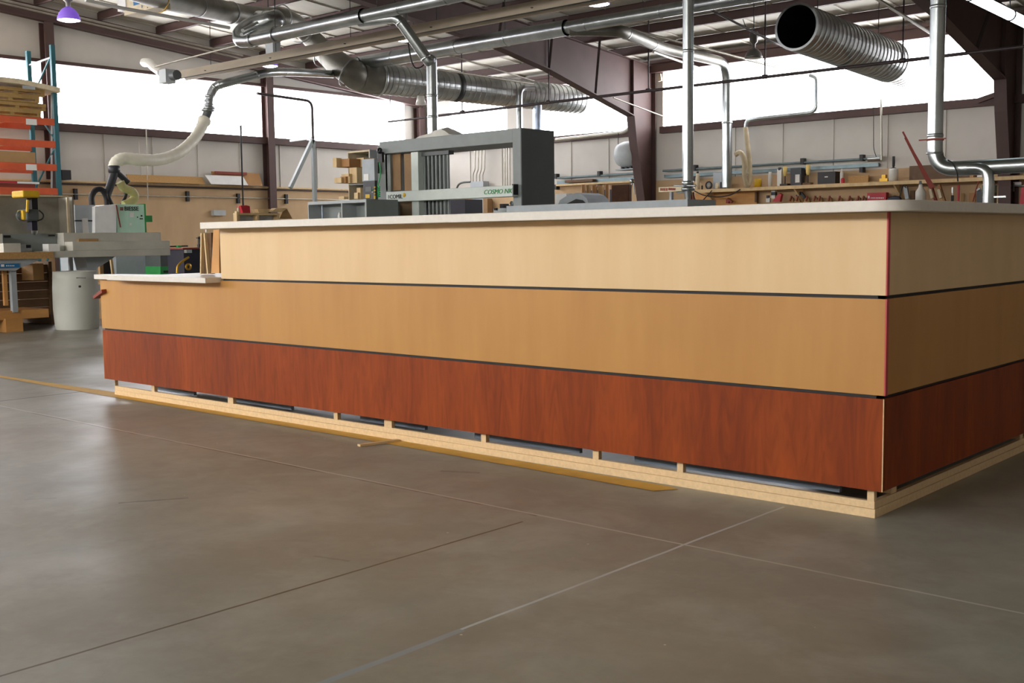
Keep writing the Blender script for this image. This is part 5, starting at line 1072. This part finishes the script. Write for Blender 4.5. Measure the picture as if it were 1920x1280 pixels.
for i, (px, m_) in enumerate(((1746, M_dred), (1762, M_brown))):
    t = Th('tool_holder', 'wooden tool handle with a cream grip, %s one' % ('left' if i == 0 else 'right'), 'tool', 'cream-gripped tools'); q = t.p('handle', m_); q.beam(Y(px+9, 377, yh-.2), Y(px-1, 346, yh-.2), .07, .05); q = t.p('grip', M_cream); q.beam(Y(px+1+2, 371, yh-.26), Y(px-1, 355, yh-.26), .09, .06); t.done()
t = Th('chisel', 'slim steel chisel hanging between the grips and the red rod', 'tool'); q = t.p('blade', M_galv); q.BY(1784, 351, 1787, 362, yh, .03); q = t.p('handle', M_black); q.BY(1783, 366, 1787, 377, yh, .04); q = t.p('shank', M_galv); q.BY(1785, 362, 1786, 366, yh, .02); t.done()
q = one('red_rod', M_red, 'red vertical rod below the looped black cable', 'rod'); q.BY(1795, 347, 1798, 377, yh-.1, .04); q.th.done()
q = one('wood_offcut', M_card, 'short tan slat on the wall right of the red rod', 'board'); q.BY(1802, 362, 1807, 378, yh, .03); q.th.done()
q = one('wood_offcut', M_brown, 'wider brown slat left of the green machine', 'board'); q.BY(1817, 361, 1828, 380, yh, .03); q.th.done()
pipe('orange_cable', M_dred, 'orange-red cord hanging from the shelf lip left of the green machine', 'cord', [Y(1835, 340, yh-.42), Y(1831, 352, yh-.42), Y(1824, 378, yh-.42)], .014)
t = Th('grinder', 'dark machine with a green top under the branch pipe', 'machine'); y1 = 14.2; q = t.p('body', M_black); q.BY(1831, 356, 1853, 381, y1, .3); down(q); q = t.p('green_top', M_dgreen, 'green top casting'); q.BY(1841, 347, 1856, 360, y1-.02, .25); q = t.p('lever', M_ltgray); q.beam(Y(1832, 357, y1-.02), Y(1838, 353, y1-.02), .03, .02); t.done()
q = one('red_cabinet', M_red, 'red sheet standing at the right edge behind the countertop', 'cabinet'); q.prism([Y(1911, 390, 23.5), Y(1960, 392, 23.5), Y(1960, 350, 23.5), Y(1915, 351, 23.5)], (0, .2, 0)); down(q, 0); q.th.done()
q = one('small_pipe_valve', M_galv, 'small wall valve with a lever right of the branch pipe', 'valve'); c = Y(1872, 349, yh); q.tube([c, c+Vector((.5, 0, -.01))], .02, 8); q.beam(c+Vector((.3, -.02, -.12)), c+Vector((.3, -.02, .06)), .05, .02); q.th.done()
q = one('white_sign', M_wht, 'small white placard on the wall near the right edge', 'sign'); q.BY(1899, 341, 1915, 349, yh, .02); q.th.done()
pipe('drop_pipe', M_conduit, 'thin vertical pipe on the back wall left of the red sticks', 'pipe', [Y(1652, 186, 24.4), Y(1653, 300, 24.4)], .024)
pipe('hanging_cable', M_cable, 'thin cord dropping from the open spiral duct to the air line', 'cord', [Y(1638, 150, 24.2), Y(1638, 280, 24.3), Y(1643, 294, 24.3)], .008)
# blinds of insulation beside the frame column
q = one('wall_insulation_strip', M_cream, 'torn pale insulation edge at the left end of the right window', 'insulation'); q.beam(Y(1236, 139, 24.3), Y(1238, 152, 24.3), .1, .05); q.th.done()
q = one('corner_brace', M_steel, 'diagonal dark brace at the lower right corner of the right window', 'brace'); q.beam(Y(1833, 189, 24.5), Y(1882, 172, 24.5), .06, .1); q.th.done()
# ------------------------------------------------------------------ light
w = bpy.data.worlds.new('world'); SC.world = w; w.use_nodes = True; w.node_tree.nodes['Background'].inputs[0].default_value = (.75, .85, 1, 1); w.node_tree.nodes['Background'].inputs[1].default_value = 1.0
SC.view_settings.view_transform = 'Standard'; SC.view_settings.look = 'None'; SC.view_settings.exposure = .75; SC.view_settings.gamma = 1
SC.view_settings.use_curve_mapping = False
bpy.context.view_layer.update()
